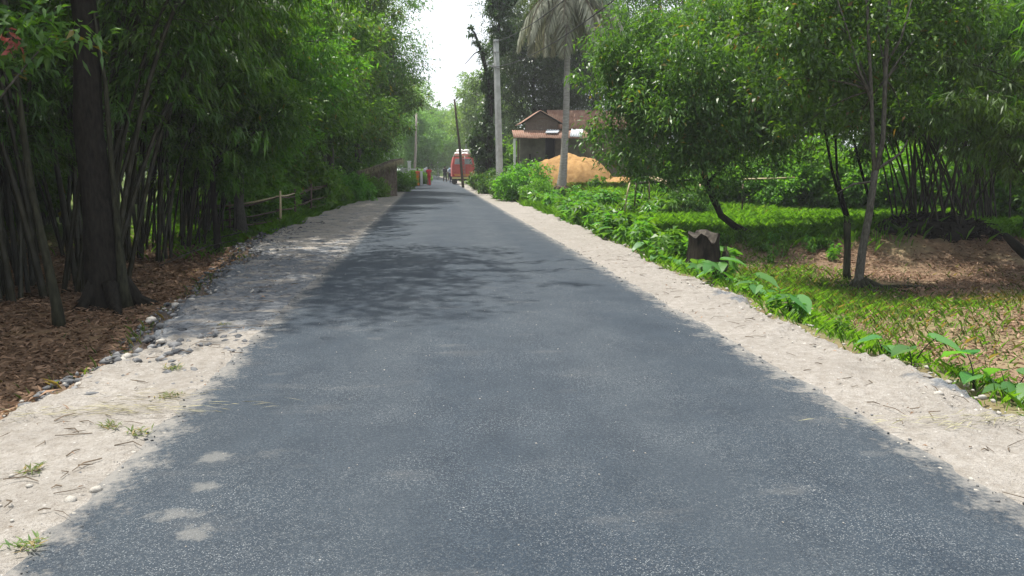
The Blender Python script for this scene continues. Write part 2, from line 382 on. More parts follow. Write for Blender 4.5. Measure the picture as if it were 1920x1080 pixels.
def sand_material():
    m, nt, out = _nt('sandy_verge'); v = coords(nt, 'Object')
    sx = N(nt, 'ShaderNodeSeparateXYZ'); nt.links.new(v, sx.inputs[0]); X, Y = sx.outputs[0], sx.outputs[1]
    n1 = noise(nt, 1.6, 5, .6, v); n2 = noise(nt, 14, 5, .65, v); n3 = noise(nt, 70, 3, .6, v)
    c = mixc(nt, mrange(nt, n1, .3, .7), (.265, .247, .222), (.345, .323, .293))
    c = mixc(nt, mth(nt, 'MULTIPLY', mrange(nt, n2, .35, .62, 1, 0), .6), c, (.19, .168, .14))
    c = mixc(nt, mth(nt, 'MULTIPLY', mrange(nt, n3, .52, .7), .5), c, (.15, .13, .11))
    vo = N(nt, 'ShaderNodeTexVoronoi'); vo.inputs['Scale'].default_value = 38; nt.links.new(v, vo.inputs['Vector'])
    cr = N(nt, 'ShaderNodeSeparateColor'); nt.links.new(vo.outputs['Color'], cr.inputs[0])
    peb = mth(nt, 'MULTIPLY', mth(nt, 'GREATER_THAN', cr.outputs[0], .82), mrange(nt, vo.outputs['Distance'], .20, .34, 1, 0))
    c = mixc(nt, mth(nt, 'MULTIPLY', peb, .7), c, mixc(nt, cr.outputs[1], (.18, .16, .135), (.48, .46, .43)))
    # crumbled tar spilt over the left verge further on, and a little on the right edge; bank shade is painted in along the left drop
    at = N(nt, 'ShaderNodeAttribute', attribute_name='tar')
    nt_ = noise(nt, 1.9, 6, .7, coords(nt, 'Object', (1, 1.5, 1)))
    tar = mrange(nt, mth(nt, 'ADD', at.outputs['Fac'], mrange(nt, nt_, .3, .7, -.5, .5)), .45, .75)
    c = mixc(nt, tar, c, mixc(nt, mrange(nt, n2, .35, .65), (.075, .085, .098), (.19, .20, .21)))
    at2 = N(nt, 'ShaderNodeAttribute', attribute_name='gsh')
    c = mixc(nt, mrange(nt, mth(nt, 'ADD', at2.outputs['Fac'], mrange(nt, n1, .3, .7, -.4, .4)), .4, .8), c, (.10, .135, .045))
    h = mth(nt, 'ADD', n2, mth(nt, 'MULTIPLY', n3, .5))
    bsdf(nt, out, c, .95, .08, h, 1.0, .035); return m
M['sand'] = sand_material()

# ------------------------------------------------------------------ terrain
def left_edge(y):
    y = np.asarray(y, float)
    w = 1.02 + .45 * sst(7, 11, y) + .85 * sst(12, 18, y) - .95 * sst(27, 44, y)
    return -2.1 - w - .10 * np.sin(y * 1.7) - .06 * np.sin(y * 4.3 + 1) - .05 * np.sin(y * 9.1)
def right_edge(y):
    y = np.asarray(y, float)
    return 2.1 + 1.0 + .30 * sst(10, 20, y) - .35 * sst(30, 50, y) + .09 * np.sin(y * 1.3 + 2) + .05 * np.sin(y * 3.9) + .04 * np.sin(y * 8.3)
MOUND = at_z(1745, 428, .1)
def height(x, y):
    x = np.asarray(x, float); y = np.asarray(y, float)
    eL, eR = left_edge(y), right_edge(y)
    near_l = 1 - .72 * sst(16, 27, y)
    zl = -.52 * sst(-.05, .75, eL - x) * near_l
    zl = zl + .10 * np.sin(x * .9 + 1) * np.sin(y * .7) * sst(.6, 2.5, eL - x) + .35 * sst(3.5, 9, eL - x) * near_l
    bank = sst(14.6, 17.2, y + .25 * np.sin(x * .8) + .03 * (x - 6))
    zr = -.55 * sst(0, 1.7, x - eR) * (1 - bank) - .10 * sst(0, 1.0, x - eR) * bank
    zr = zr + .06 * np.sin(x * 1.1) * np.sin(y * .9 + 1) * sst(.8, 2.5, x - eR)
    zr = zr + .25 * np.exp(-((x - 8.5) ** 2 / 6 + (y - 9.0) ** 2 / 3)) * sst(.8, 2, x - eR)
    zr = zr + .70 * sst(24, 33, y) * sst(.8, 3.0, x - eR)
    zr = zr + .34 * np.exp(-(((x - MOUND.x) / 1.7) ** 2 + ((y - MOUND.y) / 1.2) ** 2))
    z = np.where(x < eL, zl, np.where(x > eR, zr, 0.0))
    inner = (x > eL - .02) & (x < eR + .02)
    z = np.where(inner, -.09, z - .035)
    return z
def H(x, y): return float(height(x, y))
def green_mask(x, y):
    x = np.asarray(x, float); y = np.asarray(y, float)
    eL, eR = left_edge(y), right_edge(y)
    gl = np.clip(sst(17, 24, y + .5 * np.sin(x)) * .9, 0, 1)
    verge = np.exp(-((x - eR - .9) / .9) ** 2) * .8
    gr = np.maximum(verge, sst(15.8, 17.6, y + .25 * np.sin(x * .8) + .03 * (x - 6)))
    gr = np.maximum(gr, .75 * np.exp(-((x - 5.2) ** 2 / 3.2 + (y - 12.5) ** 2 / 14)))
    gr = np.maximum(gr, .62 * np.exp(-((x - 8.0) ** 2 / 8 + (y - 10.6) ** 2 / .8)))
    gr = gr * (1 - .95 * np.exp(-(((x - MOUND.x) / 2.3) ** 2 + ((y - MOUND.y) / 1.5) ** 2)))
    return np.where(x < 0, gl, gr)
def axis(lims):
    out = []
    for a, b, s in lims: out += list(np.arange(a, b - 1e-6, s))
    out.append(lims[-1][1]); return np.array(out)
def grid_mesh(name, xs, ys, zf, mat, attrs=()):
    Xg, Yg = np.meshgrid(xs, ys); Z = zf(Xg, Yg)
    V = np.stack([Xg.ravel(), Yg.ravel(), Z.ravel()], 1)
    nx, ny = len(xs), len(ys)
    i = np.arange(nx * ny).reshape(ny, nx)
    Q = np.stack([i[:-1, :-1].ravel(), i[:-1, 1:].ravel(), i[1:, 1:].ravel(), i[1:, :-1].ravel()], 1)
    me = mesh_np(name, V, Q, mat, smooth=True)
    for an, fn in attrs:
        a = me.attributes.new(an, 'FLOAT', 'POINT'); a.data.foreach_set('value', np.ascontiguousarray(fn(Xg, Yg).ravel(), dtype=np.float32))
    return me
xs = axis([(-600, -60, 60), (-60, -16, 2.5), (-16, -6, .3), (-6, -2.6, .12), (-2.6, 2.6, .65), (2.6, 6, .12), (6, 16, .25), (16, 60, 2.5), (60, 600, 60)])
ys = axis([(-200, -10, 38), (-10, 0, .8), (0, 20, .2), (20, 40, .4), (40, 140, 2.5), (140, 700, 56)])
def zground(x, y):
    n = .018 * np.sin(x * 7.1 + 2 * np.sin(y * 3)) * np.sin(y * 6.3 + np.sin(x * 4)) + .03 * np.sin(x * 2.3 + y) * np.sin(y * 1.9 - x)
    m = (x < left_edge(y) - .25) | (x > right_edge(y) + .25)
    return height(x, y) + np.where(m & (np.abs(x) < 60) & (y < 60), n, 0)
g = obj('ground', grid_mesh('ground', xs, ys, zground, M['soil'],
        (('green', green_mask), ('pale', lambda x, y: np.where(x > 0, 1.0, 0.0)), ('ditch', lambda x, y: sst(4.8, 6.5, y) * (1 - sst(18, 24, y)) * np.exp(-((left_edge(y) - x - .22) / .30) ** 2) * (x < 0)))))  # 'ditch' masks the painted shade on the drop face
tag(g, kind='structure')

def road_x(y): return -1.2 * sst(60, 130, y) * (y - 60) / 70.0 * .8      # the road bears a little left far off
rv = np.array([-2.12, -2.0, -1.6, -.8, 0, .8, 1.6, 2.0, 2.12]); ry = axis([(-30, 60, .5), (60, 230, 5)])
def road_mesh():
    Xg, Yg = np.meshgrid(rv, ry)
    edge = (np.abs(Xg) > 2.05) * np.sign(Xg) * (.03 * np.sin(Yg * 2.9) + .02 * np.sin(Yg * 7.7))
    Z = .004 + .03 * (1 - (Xg / 2.12) ** 2)
    Xg2 = Xg + edge + road_x(Yg)
    V = np.stack([Xg2.ravel(), Yg.ravel(), Z.ravel()], 1); nx, ny = len(rv), len(ry)
    i = np.arange(nx * ny).reshape(ny, nx)
    Q = np.stack([i[:-1, :-1].ravel(), i[:-1, 1:].ravel(), i[1:, 1:].ravel(), i[1:, :-1].ravel()], 1)
    return mesh_np('road', V, Q, M['asphalt'], smooth=True)
tag(obj('road', road_mesh()), kind='structure')

def shoulder(side, name):
    yy = axis([(-8, 14, .06), (14, 26, .12), (26, 60, .5), (60, 140, 4)])
    uu = np.linspace(0, 1, 30)
    U, Yg = np.meshgrid(uu, yy)
    e = left_edge(Yg) if side < 0 else right_edge(Yg)
    x0 = side * 1.90
    Xg = x0 + (e - x0) * U
    d = np.abs(Xg) - 1.90
    rg = np.random.default_rng(5 + side)
    n = (.5 * np.sin(Xg * 8.1 + 1.7 * np.sin(Yg * 5.3)) + .5 * np.sin(Yg * 9.7 + 2.1 * np.sin(Xg * 6.1))) + rg.normal(0, .35, Xg.shape)
    lump = .5 * np.sin(Yg * 2.1 + Xg) + .5 * np.sin(Yg * 3.7 - 2 * Xg)
    Z = -.012 + .026 * sst(0, .35, d) + .007 * n * (.5 + sst(.1, .6, d)) + .016 * lump * sst(.2, .7, d)
    Z = Z - (.30 if side < 0 else .16) * sst(.87 if side < 0 else .90, 1.0, U) ** 1.5 + (.018 * rg.normal(0, .5, Xg.shape) + .012 * np.sin(Xg * 23 + 3 * np.sin(Yg * 11)) * np.sin(Yg * 19)) * sst(.5, .8, U)
    V = np.stack([(Xg + road_x(Yg)).ravel(), Yg.ravel(), Z.ravel()], 1); nx, ny = len(uu), len(yy)
    i = np.arange(nx * ny).reshape(ny, nx)
    Q = np.stack([i[:-1, :-1].ravel(), i[:-1, 1:].ravel(), i[1:, 1:].ravel(), i[1:, :-1].ravel()], 1)
    if side < 0: Q = Q[:, ::-1]
    me = mesh_np(name, V, Q, M['sand'], smooth=True)
    if side < 0: tar = sst(6.6, 7.4, Yg + .6 * (d - .5)) * (.75 - .30 * sst(12, 18, Yg)) * (1 - .3 * sst(30, 50, Yg)) + .75 * sst(.86, .93, U) * sst(4.6, 6.2, Yg)  # last term is no spill: it paints the bank's shade on the outer rim
    else: tar = .62 * np.exp(-(((Xg - 3.0) / .28) ** 2 + ((Yg - 8.6) / 1.0) ** 2)) + .62 * np.exp(-(((Xg - 3.1) / .25) ** 2 + ((Yg - 4.5) / .9) ** 2))
    a = me.attributes.new('tar', 'FLOAT', 'POINT'); a.data.foreach_set('value', np.ascontiguousarray(tar.ravel(), dtype=np.float32))
    gs = sst(.72, 1.0, U) * sst(18, 30, Yg) * .8
    a = me.attributes.new('gsh', 'FLOAT', 'POINT'); a.data.foreach_set('value', np.ascontiguousarray(gs.ravel(), dtype=np.float32))
    tag(obj(name, me), kind='structure')
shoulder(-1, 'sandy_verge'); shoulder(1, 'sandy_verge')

# ------------------------------------------------------------------ foliage makers
def unit(a): return a / np.maximum(np.linalg.norm(a, axis=1, keepdims=True), 1e-9)
def leaf_quads(P, D, Nn, L, Wd, fold=.25, droop=.15):
    """one folded four-corner leaf per row"""
    D = unit(D); Sd = unit(np.cross(D, Nn)); Nn = np.cross(Sd, D)
    L = np.asarray(L)[:, None]; Wd = np.asarray(Wd)[:, None]
    mid = P + D * L * .42
    a = mid + Sd * Wd * .5 + Nn * Wd * fold; b = mid - Sd * Wd * .5 + Nn * Wd * fold
    tip = P + D * L - np.array([0, 0, 1.0]) * L * droop
    n = len(P); V = np.stack([P, a, tip, b], 1).reshape(-1, 3)
    return V, np.arange(4 * n).reshape(n, 4)
def crown_mesh(name, lobes, ncl, per, L, Wd, mat, seed, spread=.30, shell=.55, droop=.35, jitter=.8):
    rg = np.random.default_rng(seed); lob = np.array(lobes, float)
    w = (lob[:, 3] * lob[:, 4] * lob[:, 5]) ** .67; w /= w.sum()
    k = rg.choice(len(lob), ncl, p=w)
    d = unit(rg.normal(size=(ncl, 3))); r = shell + (1.05 - shell) * rg.random(ncl) ** .6
    stray = rg.random(ncl) < .16; r = np.where(stray, rg.uniform(1.08, 1.5, ncl), r)
    C = lob[k, :3] + d * r[:, None] * lob[k, 3:6]
    cs = np.repeat(np.arange(ncl), per); n = len(cs)
    csz = spread * (.5 + .8 * rg.random(ncl)) * np.where(stray, .75, 1)
    off = rg.normal(size=(n, 3)) * csz[cs][:, None] * np.array([1, 1, .65])
    P = C[cs] + off
    D = unit(rg.normal(size=(n, 3)) * jitter + unit(off + 1e-4) * .5 + d[cs] * .45 + np.array([0, 0, -droop]))
    Nn = rg.normal(size=(n, 3)) * .55 + np.array([0, 0, 1.0])
    Ls = L * (.65 + .7 * rg.random(n)); Ws = Wd * (.7 + .6 * rg.random(n))
    V, Q = leaf_quads(P, D, Nn, Ls, Ws)
    return mesh_np(name, V, Q, mat), C
def trunk_mesh(name, path, r0, r1, lobes, mat, seed, limb_r=.35, twigs=None, flare=1.5, n=10, noise_=.12):
    mb = MB(); rg = random.Random(seed); P = [Vector(p) for p in path]
    k = len(P); rr = [lerp(r0, r1, i / (k - 1)) for i in range(k)]
    rr[0] *= flare; rr[1] *= 1 + (flare - 1) * .3
    mb.tube(P, rr, n, noise_, seed=seed)
    hubs = []
    for j, lb in enumerate(lobes):
        c = Vector(lb[:3]); i = min(range(1, k), key=lambda q: abs(P[q].z - (c.z - .55 * (c - P[q]).length)))
        a = P[i]; mid = (a + c) / 2 + Vector((rg.uniform(-.2, .2), rg.uniform(-.2, .2), rg.uniform(-.1, .4)))
        r = max(rr[i] * limb_r, .012)
        mb.tube(bez(a, mid, c, 7), [lerp(r, r * .35, t / 6) for t in range(7)], 6, .1, seed=seed + j)
        hubs.append((c, r * .4))
    if twigs is not None and hubs:
        for q in range(min(len(twigs), 60)):
            t = Vector(twigs[q]); c, r = min(hubs, key=lambda h: (h[0] - t).length)
            mid = (c + t) / 2 + Vector((0, 0, rg.uniform(0, .25)))
            mb.tube(bez(c, mid, t, 4), [r, r * .7, r * .5, r * .25], 4, seed=q)
    return mb.mesh(name, mat, smooth=True)

KIND = {}
def make_kind(key, path, r0, r1, lobes, ncl, per, L, Wd, leaf, bark, seed, **kw):
    cm, C = crown_mesh('crown', lobes, ncl, per, L, Wd, M[leaf], seed, **kw)
    C = C[np.random.default_rng(seed).permutation(len(C))]
    tm = trunk_mesh('trunk', path, r0, r1, lobes, M[bark], seed, twigs=C)
    KIND[key] = (tm, cm)
def tree(key, label, x, y, sc=1.0, rz=0.0, cat='tree', group=None, name='leafy_tree', z=None, tilt=(0, 0), crown_mat=None):
    t = thing(name, label, cat, (x, y, H(x, y) if z is None else z), 0, group, sc, rot=(tilt[0], tilt[1], rz))
    tm, cm = KIND[key]
    obj('trunk', tm, t); obj('crown', cm, t)
    return t
R = random.Random(3)
def lobes_auto(n, rx, rz, z0, z1, lr, seed):
    rg = random.Random(seed); out = []
    for i in range(n):
        a = i * 2.4 + rg.uniform(-.4, .4); t = (i + .5) / n; q = rx * math.sqrt(max(0.05, 1 - (2 * t - 1) ** 2)) * rg.uniform(.6, 1)
        s = lr * rg.uniform(.75, 1.2)
        out.append((q * math.cos(a), q * math.sin(a), lerp(z0, z1, t), s, s, s * .8))
    return out
# roadside trees, about 9 m, foliage down to head height
make_kind('road_a', [(0, 0, -.2), (.05, 0, .8), (-.05, .1, 2.5), (.1, .05, 4.5), (.05, 0, 6.5), (0, .1, 8)], .17, .05,
          lobes_auto(11, 2.3, 1, 3.0, 8.8, 1.5, 1), 400, 72, .185, .075, 'leaf_mid', 'bark_grey', 21, spread=.30)
make_kind('road_b', [(0, 0, -.2), (-.05, 0, 1), (.1, -.1, 3), (.2, .05, 5), (.1, 0, 7.5)], .15, .05,
          lobes_auto(12, 2.1, 1, 2.7, 8.4, 1.35, 2), 400, 72, .175, .070, 'leaf_lit', 'bark_grey', 22, spread=.29)
make_kind('road_dark', [(0, 0, -.2), (.05, 0, 1.5), (-.1, .1, 4), (.1, .05, 7), (.05, 0, 10.5)], .24, .06,
          lobes_auto(12, 3.0, 1, 4.0, 12.0, 1.8, 3), 620, 52, .20, .075, 'leaf_dark', 'bark_dark', 23, spread=.40)
make_kind('tall', [(0, 0, -.2), (.05, 0, 2), (-.1, .1, 5), (.1, .05, 8), (.05, 0, 12)], .22, .06,
          lobes_auto(10, 2.8, 1, 6.5, 13.0, 1.7, 4), 520, 50, .20, .07, 'leaf_mid', 'bark_grey', 24, spread=.42)
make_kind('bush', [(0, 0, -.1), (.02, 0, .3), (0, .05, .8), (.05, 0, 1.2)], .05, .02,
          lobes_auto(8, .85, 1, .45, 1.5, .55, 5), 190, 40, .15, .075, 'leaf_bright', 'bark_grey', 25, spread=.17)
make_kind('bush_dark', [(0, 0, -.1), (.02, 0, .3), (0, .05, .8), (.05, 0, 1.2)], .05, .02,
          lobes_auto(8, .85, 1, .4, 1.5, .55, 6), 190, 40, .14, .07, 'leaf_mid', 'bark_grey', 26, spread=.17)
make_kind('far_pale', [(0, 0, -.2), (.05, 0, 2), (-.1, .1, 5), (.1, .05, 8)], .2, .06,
          lobes_auto(11, 2.6, 1, 1.8, 8.5, 1.7, 7), 380, 40, .30, .13, 'leaf_hazed', 'bark_grey', 27, spread=.42)

# bamboo: three culms with their sprays, then clumps of copies
def make_culm(hgt, rad0, lean, curl, seed, leaf, bark, nb=27, per=52, L=.20, Wd=.034, t0=.42):
    rg = random.Random(seed); npt = 26; pts = []; x = 0.0; z = -.15; a = lean; step = hgt / npt
    for i in range(npt + 1):
        pts.append(Vector((x, 0, z))); t = i / npt
        a = lean + curl * t ** 2.4
        x += math.sin(a) * step; z += math.cos(a) * step
    mb = MB(); P = []; rr = []
    for i in range(npt):
        r = rad0 * (1 - .9 * (i / npt) ** 1.3)
        P += [pts[i], pts[i] + (pts[i + 1] - pts[i]) * .06, pts[i] + (pts[i + 1] - pts[i]) * .12]; rr += [r, r * 1.16, r]
    mb.tube(P, rr, 7, 0, seed=seed)
    C = []; Dv = []
    for b in range(nb):
        t = t0 + (1 - t0) * (b + rg.random()) / nb; i = min(int(t * npt), npt - 1)
        p = pts[i].lerp(pts[i + 1], t * npt - i)
        az = rg.uniform(0, 6.283); ln = rg.uniform(.7, 1.7) * (1.15 - .5 * t)
        d = Vector((math.cos(az), math.sin(az), rg.uniform(.0, .7))).normalized()
        e = p + d * ln + Vector((0, 0, -.45 * ln))
        path = bez(p, p + d * ln * .6, e, 6)
        mb.tube(path, [.008, .007, .006, .005, .004, .003], 3, cap=False, seed=b)
        for q in range(1, 6):
            C.append(path[q]); Dv.append((path[q] - path[q - 1]).normalized())
    nrg = np.random.default_rng(seed); C = np.array([tuple(c) for c in C]); Dv = np.array([tuple(c) for c in Dv])
    nf = nb * per // 8; per = nf * 8 / nb; pf = nrg.integers(0, len(C), nf); pick = np.repeat(pf, 8)
    fan = C[pf] + nrg.normal(size=(nf, 3)) * np.array([.10, .10, .08])
    per = 8; nb = nf
    P2 = np.repeat(fan, 8, 0) + nrg.normal(size=(nb * per, 3)) * np.array([.045, .045, .03])
    D = unit(Dv[pick] * .5 + nrg.normal(size=(nb * per, 3)) * .5 + np.array([0, 0, -.75]))
    Nn = nrg.normal(size=(nb * per, 3)) * .6 + np.array([0, 0, 1.0])
    V, Q = leaf_quads(P2, D, Nn, L * (.6 + .8 * nrg.random(nb * per)), Wd * (.7 + .6 * nrg.random(nb * per)), .15, .12)
    return mb.mesh('culm', M[bark], smooth=True), mesh_np('foliage', V, Q, M[leaf])
CULM = {'big': [make_culm(10.5, .050, rad(4), rad(60), 31, 'leaf_bamboo', 'culm'), make_culm(9.0, .045, rad(8), rad(80), 32, 'leaf_bamboo', 'culm'),
                make_culm(8.0, .040, rad(12), rad(95), 33, 'leaf_bamboo', 'culm', t0=.36)],
        'thin': [make_culm(7.5, .028, rad(5), rad(70), 34, 'leaf_bamboo', 'culm_dark'), make_culm(6.4, .026, rad(10), rad(90), 35, 'leaf_bamboo_lit', 'culm_dark', t0=.38),
                 make_culm(5.4, .024, rad(14), rad(105), 36, 'leaf_bamboo_lit', 'culm_dark', t0=.34)]}
CULM['bank'] = [make_culm(7.6, .030, rad(6), rad(70), 37, 'leaf_bamboo_lit', 'culm_dark', t0=.50), make_culm(6.6, .028, rad(12), rad(85), 38, 'leaf_bamboo_lit', 'culm_dark', t0=.47), make_culm(6.0, .026, rad(18), rad(80), 39, 'leaf_bamboo', 'culm_dark', t0=.46)]
def clump(kind, label, x, y, n, r, sc=1.0, az0=0.0, az_sp=3.14, group=None, lean=0.0, seed=0, z=None):
    rg = random.Random(seed); t = thing('bamboo_clump', label, 'bamboo', (x, y, H(x, y) if z is None else z), 0, group)
    for i in range(n):
        cm, fm = rg.choice(CULM[kind])
        az = az0 + rg.uniform(-az_sp, az_sp); q = r * math.sqrt(rg.random()); s = sc * rg.uniform(.8, 1.12)
        pa = rg.uniform(0, 6.28)
        c = obj('culm', cm, t, (q * math.cos(pa), q * math.sin(pa), 0), (0, lean * rg.uniform(.2, 1), az), s)
        obj('foliage', fm, c)
    return t

# ================================================================== LEFT SIDE: bamboo wood
# the big dark trunk
bt = at_z(203, 562, -.42); bx, by = bt.x, bt.y
big_lobes = [(x_ + 0, y_, z_, s_, s_, s_ * .8) for x_, y_, z_, s_ in ((-1.5, 0, 8, 1.6), (.3, 1, 9.5, 1.7), (-1, -1.2, 10, 1.6), (-2.5, .8, 9.6, 1.5), (.2, -.3, 11.2, 1.5), (-.8, 1.6, 7.4, 1.3), (-2.6, -1, 8, 1.3))]
KIND['big'] = (trunk_mesh('trunk', [(0, 0, -.3), (-.03, 0, .15), (-.06, 0, .6), (-.03, 0, 1.5), (-.08, 0, 2.6), (-.02, .1, 4), (-.1, 0, 6), (-.3, .2, 8.5), (-.5, .1, 10.5)], .265, .10, big_lobes, M['bark_dark'], 41, flare=1.45, n=16, noise_=.10),
               crown_mesh('crown', big_lobes, 420, 48, .17, .06, M['leaf_dark'], 41, spread=.35)[0])
t = tree('big', 'thick black trunked tree standing among the bamboo, mossy on one side', bx, by, name='old_tree')
mb = MB(); mb.tube([(.30, -.10, -.2), (.26, -.08, .3), (.235, -.05, 1.0), (.21, -.03, 2.0), (.20, 0, 3.2), (.12, 0, 4.2)], [.12, .07, .05, .04, .032, .015], 8, .25, seed=2)
mb.build('climbing_stem', M['bark_moss'], t, smooth=True)
mb = MB()
for a, ln, r in ((.3, .7, .10), (1.6, .5, .08), (-1.0, .65, .09), (2.8, .6, .09), (-2.2, .5, .08)):
    mb.tube([(math.cos(a) * .2, math.sin(a) * .2, .38), (math.cos(a) * .4, math.sin(a) * .4, .06), (math.cos(a) * (.4 + ln * .6), math.sin(a) * (.4 + ln * .6), -.08)], [r * 1.2, r, r * .3], 6, .15, seed=int(a * 10) + 50)
mb.build('roots', M['bark_dark'], t, smooth=True)
# thin leaning trunk in front of the first clump
p0 = at_z(112, 600, -.42)
KIND['lean'] = (trunk_mesh('trunk', [(0, 0, -.2), (-.02, 0, .3), (-.10, .03, .9), (-.22, .05, 1.8), (-.30, .1, 3.2), (-.45, .2, 5.2)], .062, .03, [(-.6, .2, 6.2, 1, 1, .8), (-1.2, .4, 5.6, .9, .9, .7), (.1, .6, 6.6, .9, .9, .7)], M['bark_moss'], 43, n=9, noise_=.2),
                crown_mesh('crown', [(-.6, .2, 6.2, 1, 1, .8), (-1.2, .4, 5.6, .9, .9, .7), (.1, .6, 6.6, .9, .9, .7)], 120, 46, .16, .055, M['leaf_dark'], 43, spread=.28)[0])
tree('lean', 'thin crooked mossy trunk standing just in front of the thick black trunk', p0.x, p0.y, name='crooked_tree')
def cl(kind, px, py, zz, n, r, sc, az0, sp, label, seed, lean=0.0, group=None):
    p = at_z(px, py, zz); return clump(kind, label, p.x, p.y, n, r, sc, az0, sp, group, lean, seed)
cl('big', 28, 548, -.4, 16, .75, .95, 2.6, 1.6, 'bamboo clump with thick jointed yellow green culms beside the crooked trunk', 51)
cl('big', 95, 505, -.3, 14, .7, 1.0, 3.0, 1.4, 'dense dark bamboo clump directly behind the crooked mossy trunk', 52)
cl('thin', 325, 462, -.38, 26, .8, 1.0, .4, 1.6, 'bamboo clump of thin black culms to the right of the thick trunk', 53, lean=.1)
cl('thin', 385, 440, -.25, 22, .8, 1.02, 0.2, 1.4, 'thin culmed bamboo clump beside the slender tree at the ditch edge', 54, lean=.1)
cl('big', 262, 470, -.3, 14, .7, .85, 1.2, 1.8, 'bamboo clump half hidden behind the thick black trunk', 55)
cl('big', -130, 540, -.3, 14, .9, 1.0, 2.6, 1.6, 'bamboo clump furthest out at the edge of the wood', 56)
# darker ranks behind
for i, (x_, y_, s_) in enumerate(((-9.5, 15, 1.0), (-9.4, 18.3, .95), (-11.5, 24.5, .9), (-11.5, 20, 1.1), (-12.5, 13.5, 1.1), (-13, 26, 1.15), (-14.5, 18, 1.15), (-16.5, 24, 1.2))):
    clump('big', 'bamboo clump in the dark back ranks of the bamboo wood', x_, y_, 13, 1.0, s_, 0, 3.14, 'bamboo clumps deep in the wood', 0, 60 + i)
clump('big', 'tall bamboo clump arching out over the sandy verge', -5.9, 13.0, 13, .6, 1.05, .2, .6, None, .10, 90)
for i, (x_, y_, s_) in enumerate(((-8.8, 6.0, .9), (-9.4, 9.5, 1.0), (-11.5, 8.0, 1.0), (-11.8, 11.5, 1.05), (-14.5, 13, 1.1), (-10.4, 13.2, 1.0))):
    clump('big', 'bamboo clump in the dark near end of the bamboo wood', x_, y_, 12, 1.0, s_, 3.0, 2.2, 'bamboo clumps at the near end of the wood', 0, 95 + i)
for i, (x_, y_, s_) in enumerate(((-11.5, 6, 1.9), (-13, 9, 2.2), (-12, 12.5, 2.0), (-13.8, 16, 2.3), (-15, 20.5, 2.3), (-16, 12, 2.4), (-12.8, 22.5, 2.0), (-17, 16, 2.5), (-17.5, 8.5, 2.5))):
    tree('bush_dark', 'dark undergrowth shrub deep behind the bamboo culms', x_, y_, s_, i * 1.3, 'shrub', 'undergrowth shrubs deep in the wood', 'leafy_shrub')
# slender tree with a bough over the ditch
sp_ = at_z(408, 466, -.4)
lob_s = [(.9, .2, 2.9, .7, .7, .45), (1.5, .5, 3.3, .7, .7, .5), (.3, -.2, 4.2, .9, .9, .7), (-.5, .3, 5.0, 1, 1, .8), (.8, .3, 5.2, 1.0, 1.0, .7)]
KIND['slender'] = (trunk_mesh('trunk', [(0, 0, -.2), (0, 0, .4), (-.03, 0, 1.2), (-.02, 0, 2.0), (.02, 0, 2.6), (0, .1, 3.6), (.1, .1, 4.8)], .085, .03, lob_s, M['bark_dark'], 44, limb_r=.7, n=9),
                   crown_mesh('crown', lob_s, 150, 50, .17, .05, M['leaf_mid'], 44, spread=.25)[0])
tree('slender', 'slender black stemmed tree at the edge of the stony ditch', sp_.x, sp_.y, name='slender_tree')
# low branch with pale fresh leaves hanging into the corner of the view
lob_n = [(.55, .35, 3.45, .40, .40, .22), (1.15, .2, 3.5, .35, .35, .18), (.2, .3, 3.2, .4, .4, .25), (.0, .1, 3.7, .4, .4, .3)]
KIND['sapling'] = (trunk_mesh('trunk', [(0, 0, -.2), (-.05, 0, .6), (0, .05, 1.4), (.1, .1, 2.2), (.05, .1, 3.3), (.0, .1, 3.8)], .05, .02, lob_n, M['bark_grey'], 45, limb_r=.6, n=8),
                   crown_mesh('crown', lob_n, 46, 26, .15, .048, M['leaf_mid'], 45, spread=.16)[0])
tt = tree('sapling', 'sapling with pale fresh leaves and one pinkish spray at the wood edge', -5.55, 8.7, name='sapling')
fr = np.random.default_rng(9)
P_ = np.array([.80, .0, 3.35]) + fr.normal(size=(16, 3)) * .05; D_ = fr.normal(size=(16, 3)) + np.array([0, 0, -.5])
V_, Q_ = leaf_quads(P_, D_, fr.normal(size=(16, 3)), np.full(16, .10), np.full(16, .05))
obj('pink_leaves', mesh_np('pink_leaves', V_, Q_, M['flower']), tt)
# leafy trees along the left of the road
LT = [('tall', -4.6, 46.0, .98, 1.4, 'tall tree arching high over the road beyond the hut'),
      ('tall', -5.2, 38.0, .92, 3.4, 'tall tree arching high over the verge before the hut'),
      ('road_b', -5.6, 21.5, .85, 0.3, 'small leafy tree behind the bamboo pole fence'),
      ('road_a', -6.0, 26.0, .98, 1.3, 'round leafy tree overhanging the fence and the sandy verge'),
      ('road_b', -5.4, 30.5, 1.05, 2.2, 'leafy roadside tree just past the bamboo pole fence'),
      ('road_a', -5.3, 35.5, 1.12, 3.6, 'leafy roadside tree just before the cane hut'),
      ('road_b', -6.0, 40.0, 1.25, 4.6, 'tall leafy tree rising behind the cane hut'),
      ('road_a', -5.0, 50.0, 1.2, 5.2, 'leafy roadside tree between the hut and the white gate'),
      ('road_b', -5.6, 58.0, 1.25, .9, 'leafy tree rising behind the white gate'),
      ('road_a', -6.0, 67.0, 1.25, 2.0, 'leafy tree beyond the white gate near the two women'),
      ('road_dark', -6.6, 82.0, .95, 1.0, 'dark leafy tree furthest along the left roadside'),
      ('road_a', -13.5, 36.0, 1.15, 4.0, 'leafy tree well behind the fence trees'),
      ('road_b', -8.6, 47.0, 1.2, 2.6, 'leafy tree well behind the cane hut'),
      ('road_a', -14.5, 30.5, 1.1, 2.6, 'leafy tree set back between the fence and the bamboo')]
for k_, x_, y_, s_, r_, lb in LT: tree(k_, lb, x_, y_, s_, r_)

